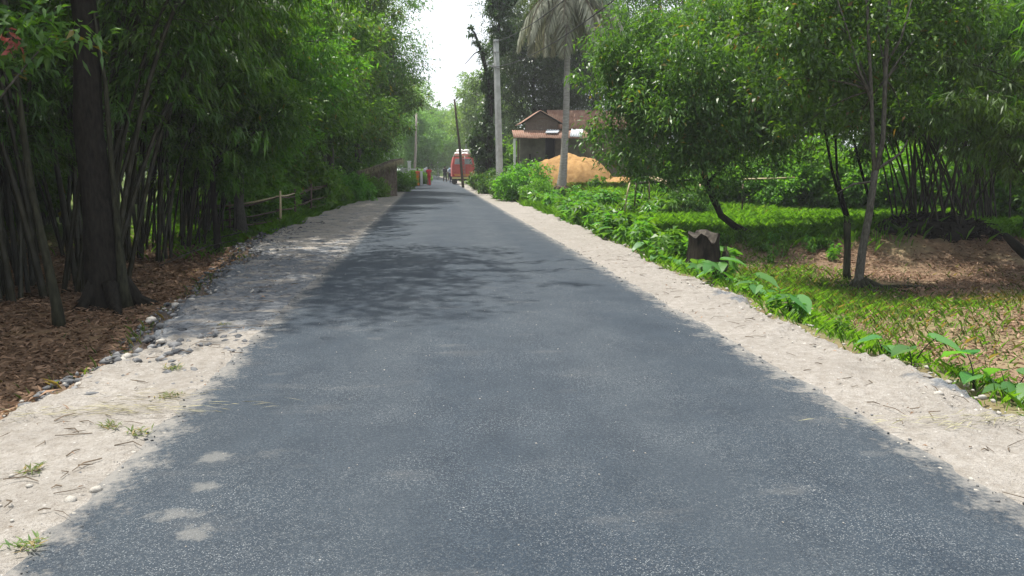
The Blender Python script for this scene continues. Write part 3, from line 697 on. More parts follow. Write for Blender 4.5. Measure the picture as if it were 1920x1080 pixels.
# bamboo pole fence
def fence_left():
    f0 = at_z(500, 402, -.1); base = H(-5.2, 20)
    t = thing('bamboo_fence', 'rough bamboo pole fence with one pale post below the leafy trees', 'fence', (0, 0, 0))
    posts = [(-7.4, 22.6, .95), (-6.1, 22.2, .9), (-4.75, 22.4, 1.0), (-4.75, 24.8, 1.0), (-4.65, 27.5, 1.05), (-4.5, 30.5, 1.05)]
    for i, (x, y, h) in enumerate(posts):
        z = H(x, y); mb = MB(); mb.tube([(x, y, z - .2), (x + .02, y, z + h * .5), (x + .04, y, z + h)], [.035, .033, .03], 7, .1, seed=i)
        mb.build('post', M['culm_dry'] if i == 2 else M['wood_pole'], t, smooth=True)
    for lv in (.86, .80, .45, .2):
        for i in range(len(posts) - 1):
            (x0, y0, h0), (x1, y1, h1) = posts[i], posts[i + 1]
            z0, z1 = H(x0, y0) + lv * h0, H(x1, y1) + lv * h1
            j = R.uniform(-.05, .05); mb = MB()
            mb.tube([(x0 - .05, y0 - .15, z0 + j), ((x0 + x1) / 2, (y0 + y1) / 2, (z0 + z1) / 2 - .03), (x1 + .04, y1 + .2, z1 - j)], [.020, .022, .018], 6, .1, seed=i)
            mb.build('rail', M['culm_dry'] if lv == .86 and i in (1, 2) else M['wood_pole'], t, smooth=True)
fence_left()

# cane hut
def hut():
    c = at_y(716, 345, 43); x, y = c.x - .1, 43.0; z = H(x, y)
    t = thing('cane_hut', 'small dark cane hut with a sloping shaggy thatched roof beside the road', 'hut', (x, y, z), rad(8))
    def roofz(x): return 1.62 + .30 * x
    mb = MB(); mb.box((-.55, -.96, .46), (.80, .10, .92), jit=.02); mb.build('mud_wall', plain('red_mud', (.15, .085, .055), (.22, .14, .095), 3, .95, .05, .3), t)
    mb = MB(); mb.box((0, .05, .62), (1.5, 1.9, 1.22)); mb.build('inner_wall', M['woven'], t)
    for i in range(14):
        yy = -.98 + i * .15; hh = roofz(.8) + R.uniform(-.05, .10)
        mb = MB(); mb.box((.80, yy, hh / 2), (.05, .135, hh), jit=.015); mb.build('cane_slat', M['woven'], t)
    for i in range(8):
        xx = -.12 + i * .125; hh = roofz(xx) + R.uniform(-.04, .06)
        mb = MB(); mb.box((xx, -1.02, hh / 2), (.115, .045, hh), jit=.012); mb.build('cane_slat', M['woven'], t)
    for i in range(5):
        xx = -.9 + i * .16; hh = roofz(xx) + .02
        mb = MB(); mb.box((xx, -.98, (hh + .9) / 2), (.14, .04, hh - .9), jit=.012); mb.build('cane_slat', M['woven'], t)
    mb = MB(); vs = []; fs = []; nx, ny = 8, 9
    for j in range(ny):
        for i in range(nx):
            u = -1.15 + 2.25 * i / (nx - 1); vs.append((u, -1.3 + 2.6 * j / (ny - 1) + R.uniform(-.05, .05), roofz(u) + .14 + .06 * math.sin(3 * u) + R.uniform(-.04, .05)))
    k = nx * ny; vs += [(v[0], v[1], v[2] - .16 + R.uniform(-.03, .02)) for v in vs]
    for j in range(ny - 1):
        for i in range(nx - 1): q = j * nx + i; fs += [(q, q + 1, q + nx + 1, q + nx), (k + q, k + q + nx, k + q + nx + 1, k + q + 1)]
    for i in range(nx - 1): fs += [(i, k + i, k + i + 1, i + 1), (k - nx + i, k - nx + i + 1, 2 * k - nx + i + 1, 2 * k - nx + i)]
    for j in range(ny - 1): q = j * nx; fs += [(q, q + nx, k + q + nx, k + q), (q + nx - 1, k + q + nx - 1, k + q + 2 * nx - 1, q + 2 * nx - 1)]
    mb.add(vs, fs); rf = mb.build('roof', M['thatch'], t)
    rg = np.random.default_rng(4); n = 1400
    u = -1.15 + 2.3 * rg.random(n); yy = np.where(rg.random(n) < .5, -1.28 + .15 * rg.random(n), -1.3 + 2.6 * rg.random(n))
    P = np.stack([u, yy, 1.62 + .30 * u + .16], 1)
    D = np.stack([rg.normal(.1, .4, n), np.where(yy < -1.1, -.5, 0) + rg.normal(0, .2, n), np.where(yy < -1.1, -.9, -.15)], 1)
    V, Q = leaf_quads(P, D, rg.normal(0, .3, (n, 3)) + np.array([0, 0, 1]), .2 + .3 * rg.random(n), np.full(n, .022), .1, .1)
    tag(obj('straw', mesh_np('straw', V, Q, M['straw']), rf), kind='stuff')
hut()

# white gate
def gate():
    y = 66.0; a = at_y(768, 345, y); b = at_y(793, 345, y + 1)
    t = thing('white_gate', 'white gate posts with a pale crossbar at the roadside', 'gate', (a.x, y, H(a.x, y)))
    mb = MB(); mb.box((0, 0, 1.05), (.26, .26, 2.1)); mb.box((0, 0, 2.14), (.34, .34, .09)); mb.build('post', M['white_paint'], t)
    mb = MB(); mb.box((-.45, .1, .8), (.6, .12, 1.6)); mb.build('wall_stub', M['concrete'], t)
    mb = MB(); mb.box((1.0, .9, .65), (.2, .2, 1.3)); mb.box((1.0, .9, 1.32), (.26, .26, .05)); mb.build('post', M['white_paint'], t)
    mb = MB(); mb.box((.48, .2, 1.48), (1.0, .06, .12), rz=.25); mb.build('crossbar', M['white_paint'], t)
    mb = MB()
    for i in range(6): mb.box((.2 + i * .13, .1 + i * .045, .72), (.05, .03, 1.3), rz=.25)
    for z_ in (.2, 1.2): mb.box((.52, .2, z_), (.75, .025, .05), rz=.33)
    mb.build('gate_leaf', M['bark_dark'], t)
gate()

# ================================================================== utility poles and wires
def pole(name, label, base, top, r0, r1, mat, square=False, arms=True, cat='utility pole'):
    t = thing(name, label, cat, base); v = Vector(top) - Vector(base)
    mb = MB()
    if square: mb.tube([(0, 0, -.3), v * .33, v * .66, v], [r0 * 1.25, r0 * 1.1, (r0 + r1) * .6, r1 * 1.2], 4, 0)
    else: mb.tube([(0, 0, -.3), v * .25, v * .5 + Vector((.03, 0, 0)), v * .75, v], [r0, r0 * .95, (r0 + r1) / 2, r1 * 1.05, r1], 10, .05)
    mb.build('shaft', mat, t, smooth=not square)
    if arms:
        zz = v * .83
        mb = MB(); mb.box(zz + Vector((-.22, -.12, 0)), (.75, .07, .07), ry=.35); mb.build('cross_arm', M['iron'], t)
        for q in (-.5, -.2, .08):
            mb = MB(); mb.lathe([(.02, 0), (.045, .03), (.03, .06), (.045, .09), (.02, .13)], 8, tuple(zz + Vector((q, -.12, .04 - q * .36 - .08)))); mb.build('insulator', M['concrete'], t, smooth=True)
        mb = MB()
        for q in (.92, .985): mb.box(v * q, (.26, .26, .05))
        mb.build('clamp', M['iron'], t)
    return t
pb = at_y(938, 345, 42); pt = at_y(930, 74, 42)
pole('concrete_pole', 'pale grey square concrete utility pole beside the vine covered tree', (pb.x, 42, -.05), (pt.x, 42, pt.z), .17, .12, M['concrete'], square=True)
lb_ = at_y(869, 352, 60); lt_ = at_y(852, 186, 58.5)
pole('wooden_pole', 'brown wooden pole leaning in front of the red truck', (lb_.x, 60, -.05), (lt_.x, 58.5, lt_.z), .115, .075, M['wood_pole'], arms=False)
l2 = at_y(777, 345, 80); l2t = at_y(781, 212, 80)
pole('wooden_pole', 'straight grey brown wooden pole rising behind the white gate', (l2.x, 80, -.05), (l2t.x, 80, l2t.z), .15, .10, plain('pale_wood', (.30, .26, .23), (.40, .36, .32), 6, .85, .1, .3, (4, 4, .5)), arms=False)
for (px, py, Y, r, lb, mt, sq) in ((874, 226, 98, .13, 'distant white concrete pole rising above the truck cargo', M['concrete'], True),
                               (889, 240, 112, .14, 'distant thin pole between the truck and the vine covered tree', M['concrete_old'], True),
                               (821, 284, 125, .13, 'very distant pale pole where the road ends among trees', M['concrete'], True)):
    q = at_y(px + 1, 335, Y); q2 = at_y(px, py, Y)
    pole('concrete_pole', lb, (q.x, Y, 0), (q2.x, Y, q2.z), r, r * .75, mt, square=sq, arms=False)
def wire(label, a, b, sag, r=.017):
    a, b = Vector(a), Vector(b); n = 24; mb = MB()
    pts = [a.lerp(b, i / n) - Vector((0, 0, 4 * sag * (i / n) * (1 - i / n))) for i in range(n + 1)]
    mb.tube(pts, r, 5); o = mb.build('power_line', M['wire'], smooth=True); tag(o, label, 'power line', 'power lines over the verge')
top = Vector((pt.x, 42, pt.z))
wire('upper power line running from the concrete pole towards the viewer', top + Vector((0, 0, -.1)), (5.2, -8, 8.3), 1.6)
wire('lower power line running from the concrete pole towards the viewer', top + Vector((-.1, 0, -1.4)), (5.0, -8, 7.2), 1.55)
wire('power line running from the concrete pole on to the leaning pole', top + Vector((-.1, 0, -.3)), (lt_.x, 58.5, lt_.z - .1), .35)
wire('power line running up the road past the truck', Vector((lt_.x, 58.5, lt_.z - .15)), (at_y(874, 226, 98).x, 98, at_y(874, 226, 98).z - .1), .8)

# ================================================================== RIGHT SIDE
# coconut palm
def palm():
    b = at_z(1057, 349, .68); x, y = b.x, b.y
    t = thing('coconut_palm', 'coconut palm with a bare grey trunk and hanging dry fronds before the house', 'palm tree', (x, y, .6))
    mb = MB(); P = []; rr = []
    hgt = 8.95
    for i in range(34):
        f_ = i / 33; zz = -.25 + f_ * (hgt + .25)
        xx = -.14 * (1 - f_) ** 6 + .10 * math.sin(f_ * 2.5); r = .155 + .10 * (1 - f_) ** 9 - .03 * f_
        P += [(xx, 0, zz), (xx, 0, zz + .09)]; rr += [r * 1.05, r * .97]
    mb.tube(P, rr, 12, .03, seed=3); mb.build('trunk', M['bark_palm'], t, smooth=True)
    cx = Vector((P[-1][0], 0, hgt))
    def frond(mat, ln, rise, drop, seed, dens=70, lw=.035):
        rg = np.random.default_rng(seed); pts = []; n = 18
        a = rise; q = Vector((0, 0, 0))
        for i in range(n + 1):
            pts.append(q.copy()); a_ = rise - drop * (i / n) ** .8
            q += Vector((math.cos(a_), 0, math.sin(a_))) * (ln / n)
        mb = MB(); mb.cur = 0; mb.tube(pts, [lerp(.035, .008, i / n) for i in range(n + 1)], 5, cap=False)
        me0 = mb
        tt_ = np.linspace(.12, 1, dens); P = []; D = []; L = []
        for s in (-1, 1):
            for u in tt_:
                i = min(int(u * n), n - 1); p = pts[i].lerp(pts[i + 1], u * n - i); tg = (pts[i + 1] - pts[i]).normalized()
                d = tg * .45 + Vector((0, s * .8, 0)) + Vector((0, 0, -.75)) + Vector(rg.normal(0, .1, 3))
                P.append(tuple(p)); D.append(tuple(d)); L.append(.75 * (math.sin(math.pi * min(1, u * .9 + .12)) ** .6) + .12)
        V, Q = leaf_quads(np.array(P), np.array(D), np.tile([0.2, 0, 1.0], (len(P), 1)) + rg.normal(0, .2, (len(P), 3)), np.array(L), np.full(len(P), lw), .1, .25)
        b0 = len(me0.v); me0.v += [tuple(v) for v in V]; me0.f += [tuple(int(i) + b0 for i in f) for f in Q]; me0.m += [1] * len(Q)
        return me0.mesh('frond', [M['wood_pole'] if mat == 'frond_dead' else M['culm'], M[mat]])
    dead = [frond('frond_dead', 3.7, rad(-5), rad(84), 1, 66, .055), frond('frond_dead', 3.4, rad(-30), rad(58), 2, 60, .055)]
    live = [frond('frond_green', 3.2, rad(50), rad(95), 3), frond('frond_green', 3.0, rad(25), rad(90), 4)]
    for i in range(22):
        o = obj('frond', dead[i % 2], t, cx + Vector((0, 0, -.15)), (R.uniform(-.1, .1), R.uniform(-.15, .2), i * 6.283 / 17 + R.uniform(-.15, .15)), R.uniform(.8, 1.08))
        o['label'] = 'dry grey hanging frond'
    for i in range(13):
        obj('frond', live[i % 2], t, cx, (0, R.uniform(-.2, .2), i * 2.4), R.uniform(.85, 1.1))
    mb = MB()
    for i in range(7):
        a = i * .9; mb.lathe([(.02, -.14), (.09, -.08), (.115, 0), (.09, .08), (.02, .13)], 8, (cx.x + .24 * math.cos(a), .24 * math.sin(a), hgt - .35 - .05 * (i % 2)))
    mb.build('coconuts', M['culm'], t, smooth=True)
    # fibrous root mass, spilling to the road side
    mb = MB(); rg = random.Random(6)
    for i in range(70):
        a = rg.uniform(0, 6.28); l = rg.uniform(.25, .55)
        mb.tube([(-.12 + .16 * math.cos(a), .16 * math.sin(a), .12), (-.12 + l * math.cos(a), l * math.sin(a), -.05), (-.12 + (l + .2) * math.cos(a), (l + .2) * math.sin(a), -.3)], [.03, .022, .012], 4, seed=i)
    mb.build('roots', M['rope'], t, smooth=True)
    return x, y
PX, PY = palm()
# old fibrous root ball lying below the palm
q = at_z(1068, 366, .25)
mb = MB(); mb.lathe([(.05, -.2), (.40, -.12), (.46, .05), (.36, .25), (.18, .36), (.04, .40)], 16, noise=.12)
rg = random.Random(8)
for i in range(120):
    a = rg.uniform(0, 6.28); e = rg.uniform(-.2, 1.3); d = Vector((math.cos(a) * math.cos(e), math.sin(a) * math.cos(e), math.sin(e)))
    mb.tube([d * .3, d * .44 + Vector((0, 0, .03)), d * rg.uniform(.5, .6) + Vector((0, 0, -.08))], [.022, .016, .006], 4, seed=i)
o = mb.build('root_ball', M['rope'], loc=(q.x, q.y, .2), smooth=True); tag(o, 'matted brown root ball lying in the weeds below the palm', 'root ball')

# house with rusted sheet roofs
def house():
    y0 = 50.0; a = at_y(1000, 300, y0)          # ground line of the verandah's near corner
    base = H(a.x, y0)
    t = thing('farmhouse', 'low farmhouse with rusted sheet roofs and an open dark verandah', 'house', (0, 0, 0))
    P = lambda px, py, Y: at_y(px, py, Y)
    # key heights at 50 m: ridge, gable eave, lean-to top and lean-to eave
    zr = P(1014, 209, y0).z; ze = P(985, 228, y0).z; zl1 = P(985, 243, y0).z; zl0 = P(965, 258, y0 - 1.5).z
    x0, x1 = P(984, 300, y0).x, P(1046, 300, y0).x; xm = (x0 + x1) / 2 - .12
    depth = 3.0
    # gable boards, laid level, each its own board
    nb = 6
    for i in range(nb):
        za, zb = lerp(zl1 - .1, zr - .02, i / nb), lerp(zl1 - .1, zr - .02, (i + 1) / nb) - .012
        def span(z):
            if z <= ze: return x0 + .03, x1 - .03
            f_ = (z - ze) / (zr - ze); return lerp(x0, xm, f_) + .03, lerp(x1, xm, f_) - .03
        al, ar = span(za); bl, br = span(min(zb, zr - .03)); yy = y0 + .02 * (i % 2)
        mb = MB(); mb.add([(al, yy, za), (ar, yy, za), (br, yy, zb), (bl, yy, zb), (al, yy + .03, za), (ar, yy + .03, za), (br, yy + .03, zb), (bl, yy + .03, zb)],
                          [(0, 1, 2, 3), (5, 4, 7, 6), (0, 4, 5, 1), (1, 5, 6, 2), (2, 6, 7, 3), (3, 7, 4, 0)])
        mb.build('gable_board', M['gable_board'], t)
    # corrugated sheet: unit grid laid between four corners
    def sheet(c00, c10, c01, c11, mat, waves=6, amp=.022, name='roof_sheet', par=t):
        c00, c10, c01, c11 = map(Vector, (c00, c10, c01, c11)); nrm = (c10 - c00).cross(c01 - c00).normalized()
        if nrm.z < 0: nrm = -nrm
        vs = []; fs = []; nu = waves * 4
        for j in range(2):
            for i in range(nu + 1):
                u = i / nu; p = c00.lerp(c10, u).lerp(c01.lerp(c11, u), j)
                vs.append(p + nrm * amp * math.sin(2 * math.pi * waves * u))
        k = nu + 1
        vs += [v - nrm * .012 for v in vs]
        for i in range(nu):
            fs += [(i, i + 1, k + i + 1, k + i), (2 * k + i, 3 * k + i, 3 * k + i + 1, 2 * k + i + 1), (i, 2 * k + i, 2 * k + i + 1, i + 1)]
        mb = MB(); mb.add(vs, fs); return mb.build(name, mat, par, smooth=True)
    ov = .25
    # front gable's two slopes, ridge running away from the road side
    for sgn, xe in ((-1, x0 - ov), (1, x1 + ov)):
        zz = ze - .10
        for i in range(4):
            ya, yb = y0 - .3 + i * .9, y0 - .3 + (i + 1) * .9 + .03
            sheet((xm, ya, zr + .05 + .004 * i), (xm, yb, zr + .05 + .004 * i), (xe, ya, zz + .004 * i), (xe, yb, zz + .004 * i), M['rust'])
    mb = MB()
    for xe in (x0 - ov, x1 + ov): mb.tube([(xm, y0 - .31, zr + .0), (xe, y0 - .31, ze - .15)], .05, 4)
    mb.build('barge_board', M['bark_dark'], t)
    # main range behind: roof slope faces the road, ridge level
    zR = P(1050, 206, y0 + 3).z; zE = P(1080, 242, y0 + 1).z
    xa, xb = P(1026, 206, y0 + 3).x, P(1175, 206, y0 + 3).x
    n = 7
    for i in range(n):
        u0, u1 = lerp(xa, xb, i / n), lerp(xa, xb, (i + 1) / n) + .04
        dz = .004 * (i % 2)
        sheet((u0, y0 + 1.0, zE + dz), (u1, y0 + 1.0, zE + dz), (u0, y0 + 3.2, zR + dz), (u1, y0 + 3.2, zR + dz), M['rust'], 7)
        sheet((u0, y0 + 5.4, zE + dz), (u1, y0 + 5.4, zE + dz), (u0, y0 + 3.2, zR + dz), (u1, y0 + 3.2, zR + dz), M['rust'], 7)
    mb = MB(); mb.box(((x1 + xb) / 2, y0 + 3.2, (base + zE - .1) / 2), (xb - x1 - .1, 3.6, zE - .1 - base)); mb.build('wall', M['mud_wall'], t)
    # lean-to verandah roof along the front
    xl0, xl1 = P(963, 258, y0 - 1.5).x, P(1105, 258, y0 - 1.5).x
    n = 6
    for i in range(n):
        u0, u1 = lerp(xl0, xl1, i / n), lerp(xl0, xl1, (i + 1) / n) + .04
        zz = zl0 + R.uniform(-.05, .03)
        sheet((u0, y0 - 1.6, zz), (u1, y0 - 1.6, zz + R.uniform(-.02, .02)), (u0 + .05, y0 - .03, zl1 - .04), (u1 + .05, y0 - .03, zl1 - .04), M['rust'], 6)
    # newer pale sheets patched on
    o = sheet((P(1022, 252, y0 - 1).x, y0 - 1.0, lerp(zl0, zl1, .45) + .06), (P(1045, 250, y0 - 1).x, y0 - 1.0, lerp(zl0, zl1, .45) + .07), (P(1026, 244, y0 - .3).x, y0 - .3, zl1 - .06 + .06), (P(1050, 243, y0 - .3).x, y0 - .3, zl1 - .02), M['zinc'], 5); o['label'] = 'pale new roof sheet'
    o = sheet((P(1068, 253, y0 - 1.5).x, y0 - 1.5, zl0 + .09), (P(1090, 254, y0 - 1.5).x, y0 - 1.5, zl0 + .06), (P(1070, 243, y0).x, y0 - .3, zl1 + .04), (P(1092, 243, y0).x, y0 - .3, zl1 + .03), M['zinc'], 5); o['label'] = 'pale new roof sheet'
    # verandah: back wall with a dark doorway, two boards, white posts
    yb_ = y0 + .2
    xd0, xd1 = P(1023, 290, y0).x, P(1056, 290, y0).x
    mb = MB(); mb.box(((x0 - .3 + xd0) / 2, yb_, (base + zl1) / 2), (xd0 - x0 + .3, .14, zl1 - base - .08)); mb.build('wall', M['house_wall'], t)
    mb = MB(); mb.box(((xd1 + xl1) / 2, yb_, (base + zl1) / 2), (xl1 - xd1, .14, zl1 - base - .08)); mb.build('wall', M['house_wall'], t)
    mb = MB(); mb.box(((xd0 + xd1) / 2, yb_ + 1.6, (base + zl1) / 2), (xd1 - xd0 + .6, .1, zl1 - base - .06)); mb.build('inner_wall', M['bark_dark'], t)
    mb = MB(); mb.box((P(994, 280, y0).x, yb_ - .09, base + .95), (.10, .05, 1.7)); mb.build('door_post', M['bark_dark'], t)
    mb = MB(); mb.box((P(1004, 276, y0).x, yb_ - .08, base + 1.15), (.42, .03, .62)); mb.build('shutter', M['gable_board'], t)
    for px in (965, 972, 1060, 1098):
        xx = P(px, 258, y0 - 1.45).x; mb = MB(); mb.box((xx, y0 - 1.4, (base - .1 + zl0 - .05) / 2), (.13, .13, zl0 - base + .05)); mb.build('post', M['white_paint'] if px < 970 else M['wood_pole'], t)
    mb = MB(); mb.box(((xl0 + xl1) / 2, y0 - .7, base + .06), (xl1 - xl0 - .2, 1.8, .34)); mb.build('plinth', M['mud_wall'], t)
    mb = MB(); mb.box((P(975, 280, y0).x - .08, y0 - .7, base + .75), (.08, 1.3, 1.2)); mb.build('side_wall', M['house_wall'], t)
    # firewood stack resting on the verandah
    w = thing('firewood_stack', 'dark heap of firewood stacked on the verandah of the farmhouse', 'firewood', (P(997, 290, y0).x, y0 - .75, base + .23))
    for i in range(26):
        r_ = i // 7; mb = MB(); zz = .06 + r_ * .1; xx = -.55 + (i % 7) * .17 + r_ * .05
        mb.tube([(xx, -.35 + R.uniform(-.06, .06), zz), (xx + R.uniform(-.04, .04), .35, zz + R.uniform(-.01, .01))], [.05, .042], 6, .15, seed=i); mb.build('log', M['wood_pole'], w)
house()

# orange heap
def heap(label, px, py, Y, wx, wy, h, seed, z=None):
    p = at_y(px, py, Y); zz = H(p.x, Y) if z is None else z
    n = 44; rg = np.random.default_rng(seed)
    u = np.linspace(-1, 1, n); Xg, Yg = np.meshgrid(u, u); r = np.sqrt(Xg ** 2 + Yg ** 2)
    an = np.arctan2(Yg, Xg); r = r * (1 + .10 * np.sin(3 * an + 1) + .06 * np.sin(5 * an))
    Z = h * np.clip(1 - r, 0, 1) ** .62 * (1 - .22 * np.exp(-r * r * 5)) * (1 + .10 * np.sin(4 * Xg + 2) * np.sin(5 * Yg)) + rg.normal(0, .03, r.shape) - .12 * (r > .98)
    V = np.stack([(Xg * wx).ravel(), (Yg * wy).ravel(), Z.ravel()], 1); i = np.arange(n * n).reshape(n, n)
    Q = np.stack([i[:-1, :-1].ravel(), i[:-1, 1:].ravel(), i[1:, 1:].ravel(), i[1:, :-1].ravel()], 1)
    keep = (r.ravel()[Q].min(1) < 1.05)
    o = obj('sand_heap', mesh_np('sand_heap', V, Q[keep], M['heap'], smooth=True), None, (p.x, Y, zz)); tag(o, label, 'sand heap', 'heaps of orange sand by the house'); return o
heap('tall orange sand heap behind the palm trunk before the house', 1068, 340, 41, 2.35, 2.1, 2.15, 1)
heap('low orange sand heap under the branches beside the tall heap', 1165, 334, 40, 2.2, 1.6, .55, 2)
heap('small orange sand spill in front of the tall heap', 1012, 346, 38.5, 1.2, 1.2, .45, 3)

# trees of the right side
def rtree(key, px, py, Y, label, sc=1.0, rz=0.0, tilt=(0, 0), name='leafy_tree', cat='tree', group=None):
    p = at_y(px, py, Y); return tree(key, label, p.x, Y, sc, rz, cat, group, name, tilt=tilt)
# big low-crowned tree with the curving trunk
b = at_z(1405, 438, -.02)
def L_(px, py, dy, r, rz_=.8):
    p = at_y(px, py, b.y + dy) - Vector((b.x, b.y, H(b.x, b.y))); return (p.x, p.y, p.z, r, r, r * rz_)
lobR = [L_(1185, 150, 1, .75), L_(1190, 95, 2, .7), L_(1250, 95, 1.5, .9), L_(1310, 115, 0, 1.0), L_(1235, 190, .5, .85), L_(1305, 205, 0, .9), L_(1375, 170, .5, 1.0), L_(1200, 225, 1.2, .5),
        L_(1245, 250, .4, .5), L_(1320, 262, -.2, .5), L_(1390, 245, .3, .55), L_(1430, 100, .8, 1.0), L_(1470, 200, 1, .8), L_(1360, 35, 1.5, 1.0), L_(1150, 120, 1.2, .45), L_(1135, 75, 1.2, .4), L_(1165, 40, 1.4, .4), L_(1230, 35, 1.5, .5), L_(1165, 190, .8, .35), L_(1180, 275, .6, .3), L_(1260, 300, .2, .30), L_(1215, 305, .3, .26), L_(1300, 305, -.1, .32), L_(1345, 290, .1, .36), L_(1120, 150, 1.2, .36), L_(1130, 235, 1.0, .26), L_(1150, 296, .6, .26), L_(1128, 272, .8, .22), L_(1250, 338, .1, .22), L_(1325, 348, -.2, .24), L_(1385, 325, .1, .28), L_(1285, 325, .2, .24), L_(1430, 250, .5, .5), L_(1440, 180, .6, .6), L_(1205, 322, .4, .2)]
pathR = [at_y(px, py, b.y + dy) - Vector((b.x, b.y, H(b.x, b.y))) for px, py, dy in ((1415, 448, 0), (1400, 436, 0), (1378, 424, 0), (1352, 404, .1), (1338, 375, .1), (1325, 345, .1), (1312, 300, .2), (1300, 240, .3), (1285, 170, .5), (1275, 110, .8))]
tmR, cmR = None, None
cmR, CR = crown_mesh('crown', lobR, 600, 78, .145, .042, M['leaf_mid'], 71, spread=.25, shell=.25, droop=.6)
tmR = trunk_mesh('trunk', pathR, .095, .035, [l for l in lobR if l[2] > 2.7 and l[3] > .4], M['bark_dark'], 71, limb_r=.5, twigs=[c for c in CR[::7] if c[2] > 2.2], flare=1.15)
KIND['curved'] = (tmR, cmR); tree('curved', 'broad bushy tree on a curving dark trunk rising from the grass bank', b.x, b.y, name='curving_tree')
# slim grey tree with forked top and roots
b2 = at_z(1612, 532, -.50); zb2 = H(b2.x, b2.y)
def R2(px, py, dy=0): return at_y(px, py, b2.y + dy) - Vector((b2.x, b2.y, zb2))
lob2 = [(*R2(px, py, dy), r, r, r * .7) for px, py, dy, r in ((1500, 60, .3, .75), (1560, 150, .8, .7), (1470, 150, .5, .65), (1640, 40, .5, .8), (1720, 110, .6, .7), (1560, 20, 1, .8), (1600, 240, .9, .5), (1500, 240, .9, .5), (1760, 30, .8, .8), (1690, 210, 1.0, .5), (1620, -60, .5, .9), (1500, -60, .8, .9), (1740, -80, .6, .9), (1450, 60, .8, .7), (1540, 265, .8, .35))]
cm2, C2 = crown_mesh('crown', lob2, 230, 62, .125, .050, M['leaf_gloss'], 72, spread=.19, shell=.3, droop=.4)
mb = MB()
mb.tube([R2(1606, 545), R2(1611, 520), R2(1617, 470), R2(1628, 410), R2(1636, 360), R2(1641, 320)], [.10, .080, .070, .064, .060, .056], 12, .10, seed=1)
mb.tube([R2(1640, 330), R2(1636, 260), R2(1634, 180), R2(1630, 100), R2(1626, 10), R2(1615, -120)], [.042, .035, .032, .03, .026, .016], 8, .08, seed=2)
mb.tube([R2(1642, 326), R2(1656, 260), R2(1659, 180), R2(1662, 90), R2(1668, 0), R2(1690, -130)], [.046, .040, .036, .033, .028, .016], 8, .08, seed=3)
mb.tube([R2(1642, 318), R2(1672, 300), R2(1692, 284), R2(1702, 262)], [.03, .026, .02, .014], 6, .1, seed=4)
mb.tube([R2(1634, 190), R2(1610, 130), R2(1590, 60), R2(1570, 0)], [.025, .022, .018, .01], 6, .1, seed=5)
mb.tube([R2(1662, 120), R2(1690, 70), R2(1710, 0)], [.025, .02, .012], 6, .1, seed=6)
mb.tube([R2(1640, 340), R2(1600, 345), R2(1570, 362)], [.022, .018, .01], 6, .1, seed=7)
for lb in lob2[:11]:
    c = Vector(lb[:3]); k0 = R2(1660, 150) if lb[0] > R2(1640, 100).x else R2(1633, 170)
    mb.tube(bez(k0, (k0 + c) / 2 + Vector((0, 0, .2)), c, 5), [.02, .017, .013, .010, .006], 5, .1, seed=int(c.z * 100))
for q in range(46):
    tq = Vector(C2[q * 5]); c = min((Vector(l[:3]) for l in lob2), key=lambda h: (h - tq).length); mb.tube([c, (c + tq) / 2 + Vector((0, 0, .06)), tq], [.008, .006, .003], 4, seed=q)
KIND['slim'] = (mb.mesh('trunk', M['bark_grey'], smooth=True), cm2)
ts = tree('slim', 'slim grey tree forking in two above the broken stub at its foot', b2.x, b2.y, name='slim_tree', z=zb2)
mb = MB(); rg = random.Random(12)
for a, ln, r in ((-.25, 1.9, .06), (-.6, .9, .045), (.3, .7, .04), (2.9, .7, .045), (-2.4, .7, .045), (-1.4, .8, .04), (3.6, .5, .035), (-1.9, .55, .035)):
    pts = []; rr = []
    for i in range(7):
        f_ = i / 6; d_ = .06 + ln * f_; an = a + .25 * math.sin(f_ * 4 + a)
        x_, y_ = d_ * math.cos(an), d_ * math.sin(an); pts.append((x_, y_, H(b2.x + x_, b2.y + y_) - zb2 + .05 * (1 - f_) + (.12 if i == 0 else .0))); rr.append(r * (1 - .75 * f_))
    mb.tube(pts, rr, 6, .15, seed=int(a * 9 + 40))
mb.build('roots', M['bark_moss'], ts, smooth=True)
# broken stub beside it
q = at_z(1588, 520, -.5); zq = H(q.x, q.y)
mb = MB(); P = [at_y(px, py, q.y) for px, py in ((1588, 528), (1588, 505), (1589, 470), (1588, 440), (1588, 418))]
mb.tube([p - Vector((q.x, q.y, zq)) for p in P], [.085, .068, .060, .058, .062], 9, .2, seed=5)
for i in range(5):
    a = i * 1.3; p = P[-1] - Vector((q.x, q.y, zq)); mb.tube([p + Vector((.035 * math.cos(a), .035 * math.sin(a), -.03)), p + Vector((.04 * math.cos(a), .04 * math.sin(a), R.uniform(.03, .10)))], [.028, .006], 5, .2, seed=i)
o = mb.build('broken_trunk', M['bark_moss'], loc=(q.x, q.y, zq), smooth=True); tag(o, 'waist high broken trunk stub standing against the slim grey tree', 'stump')
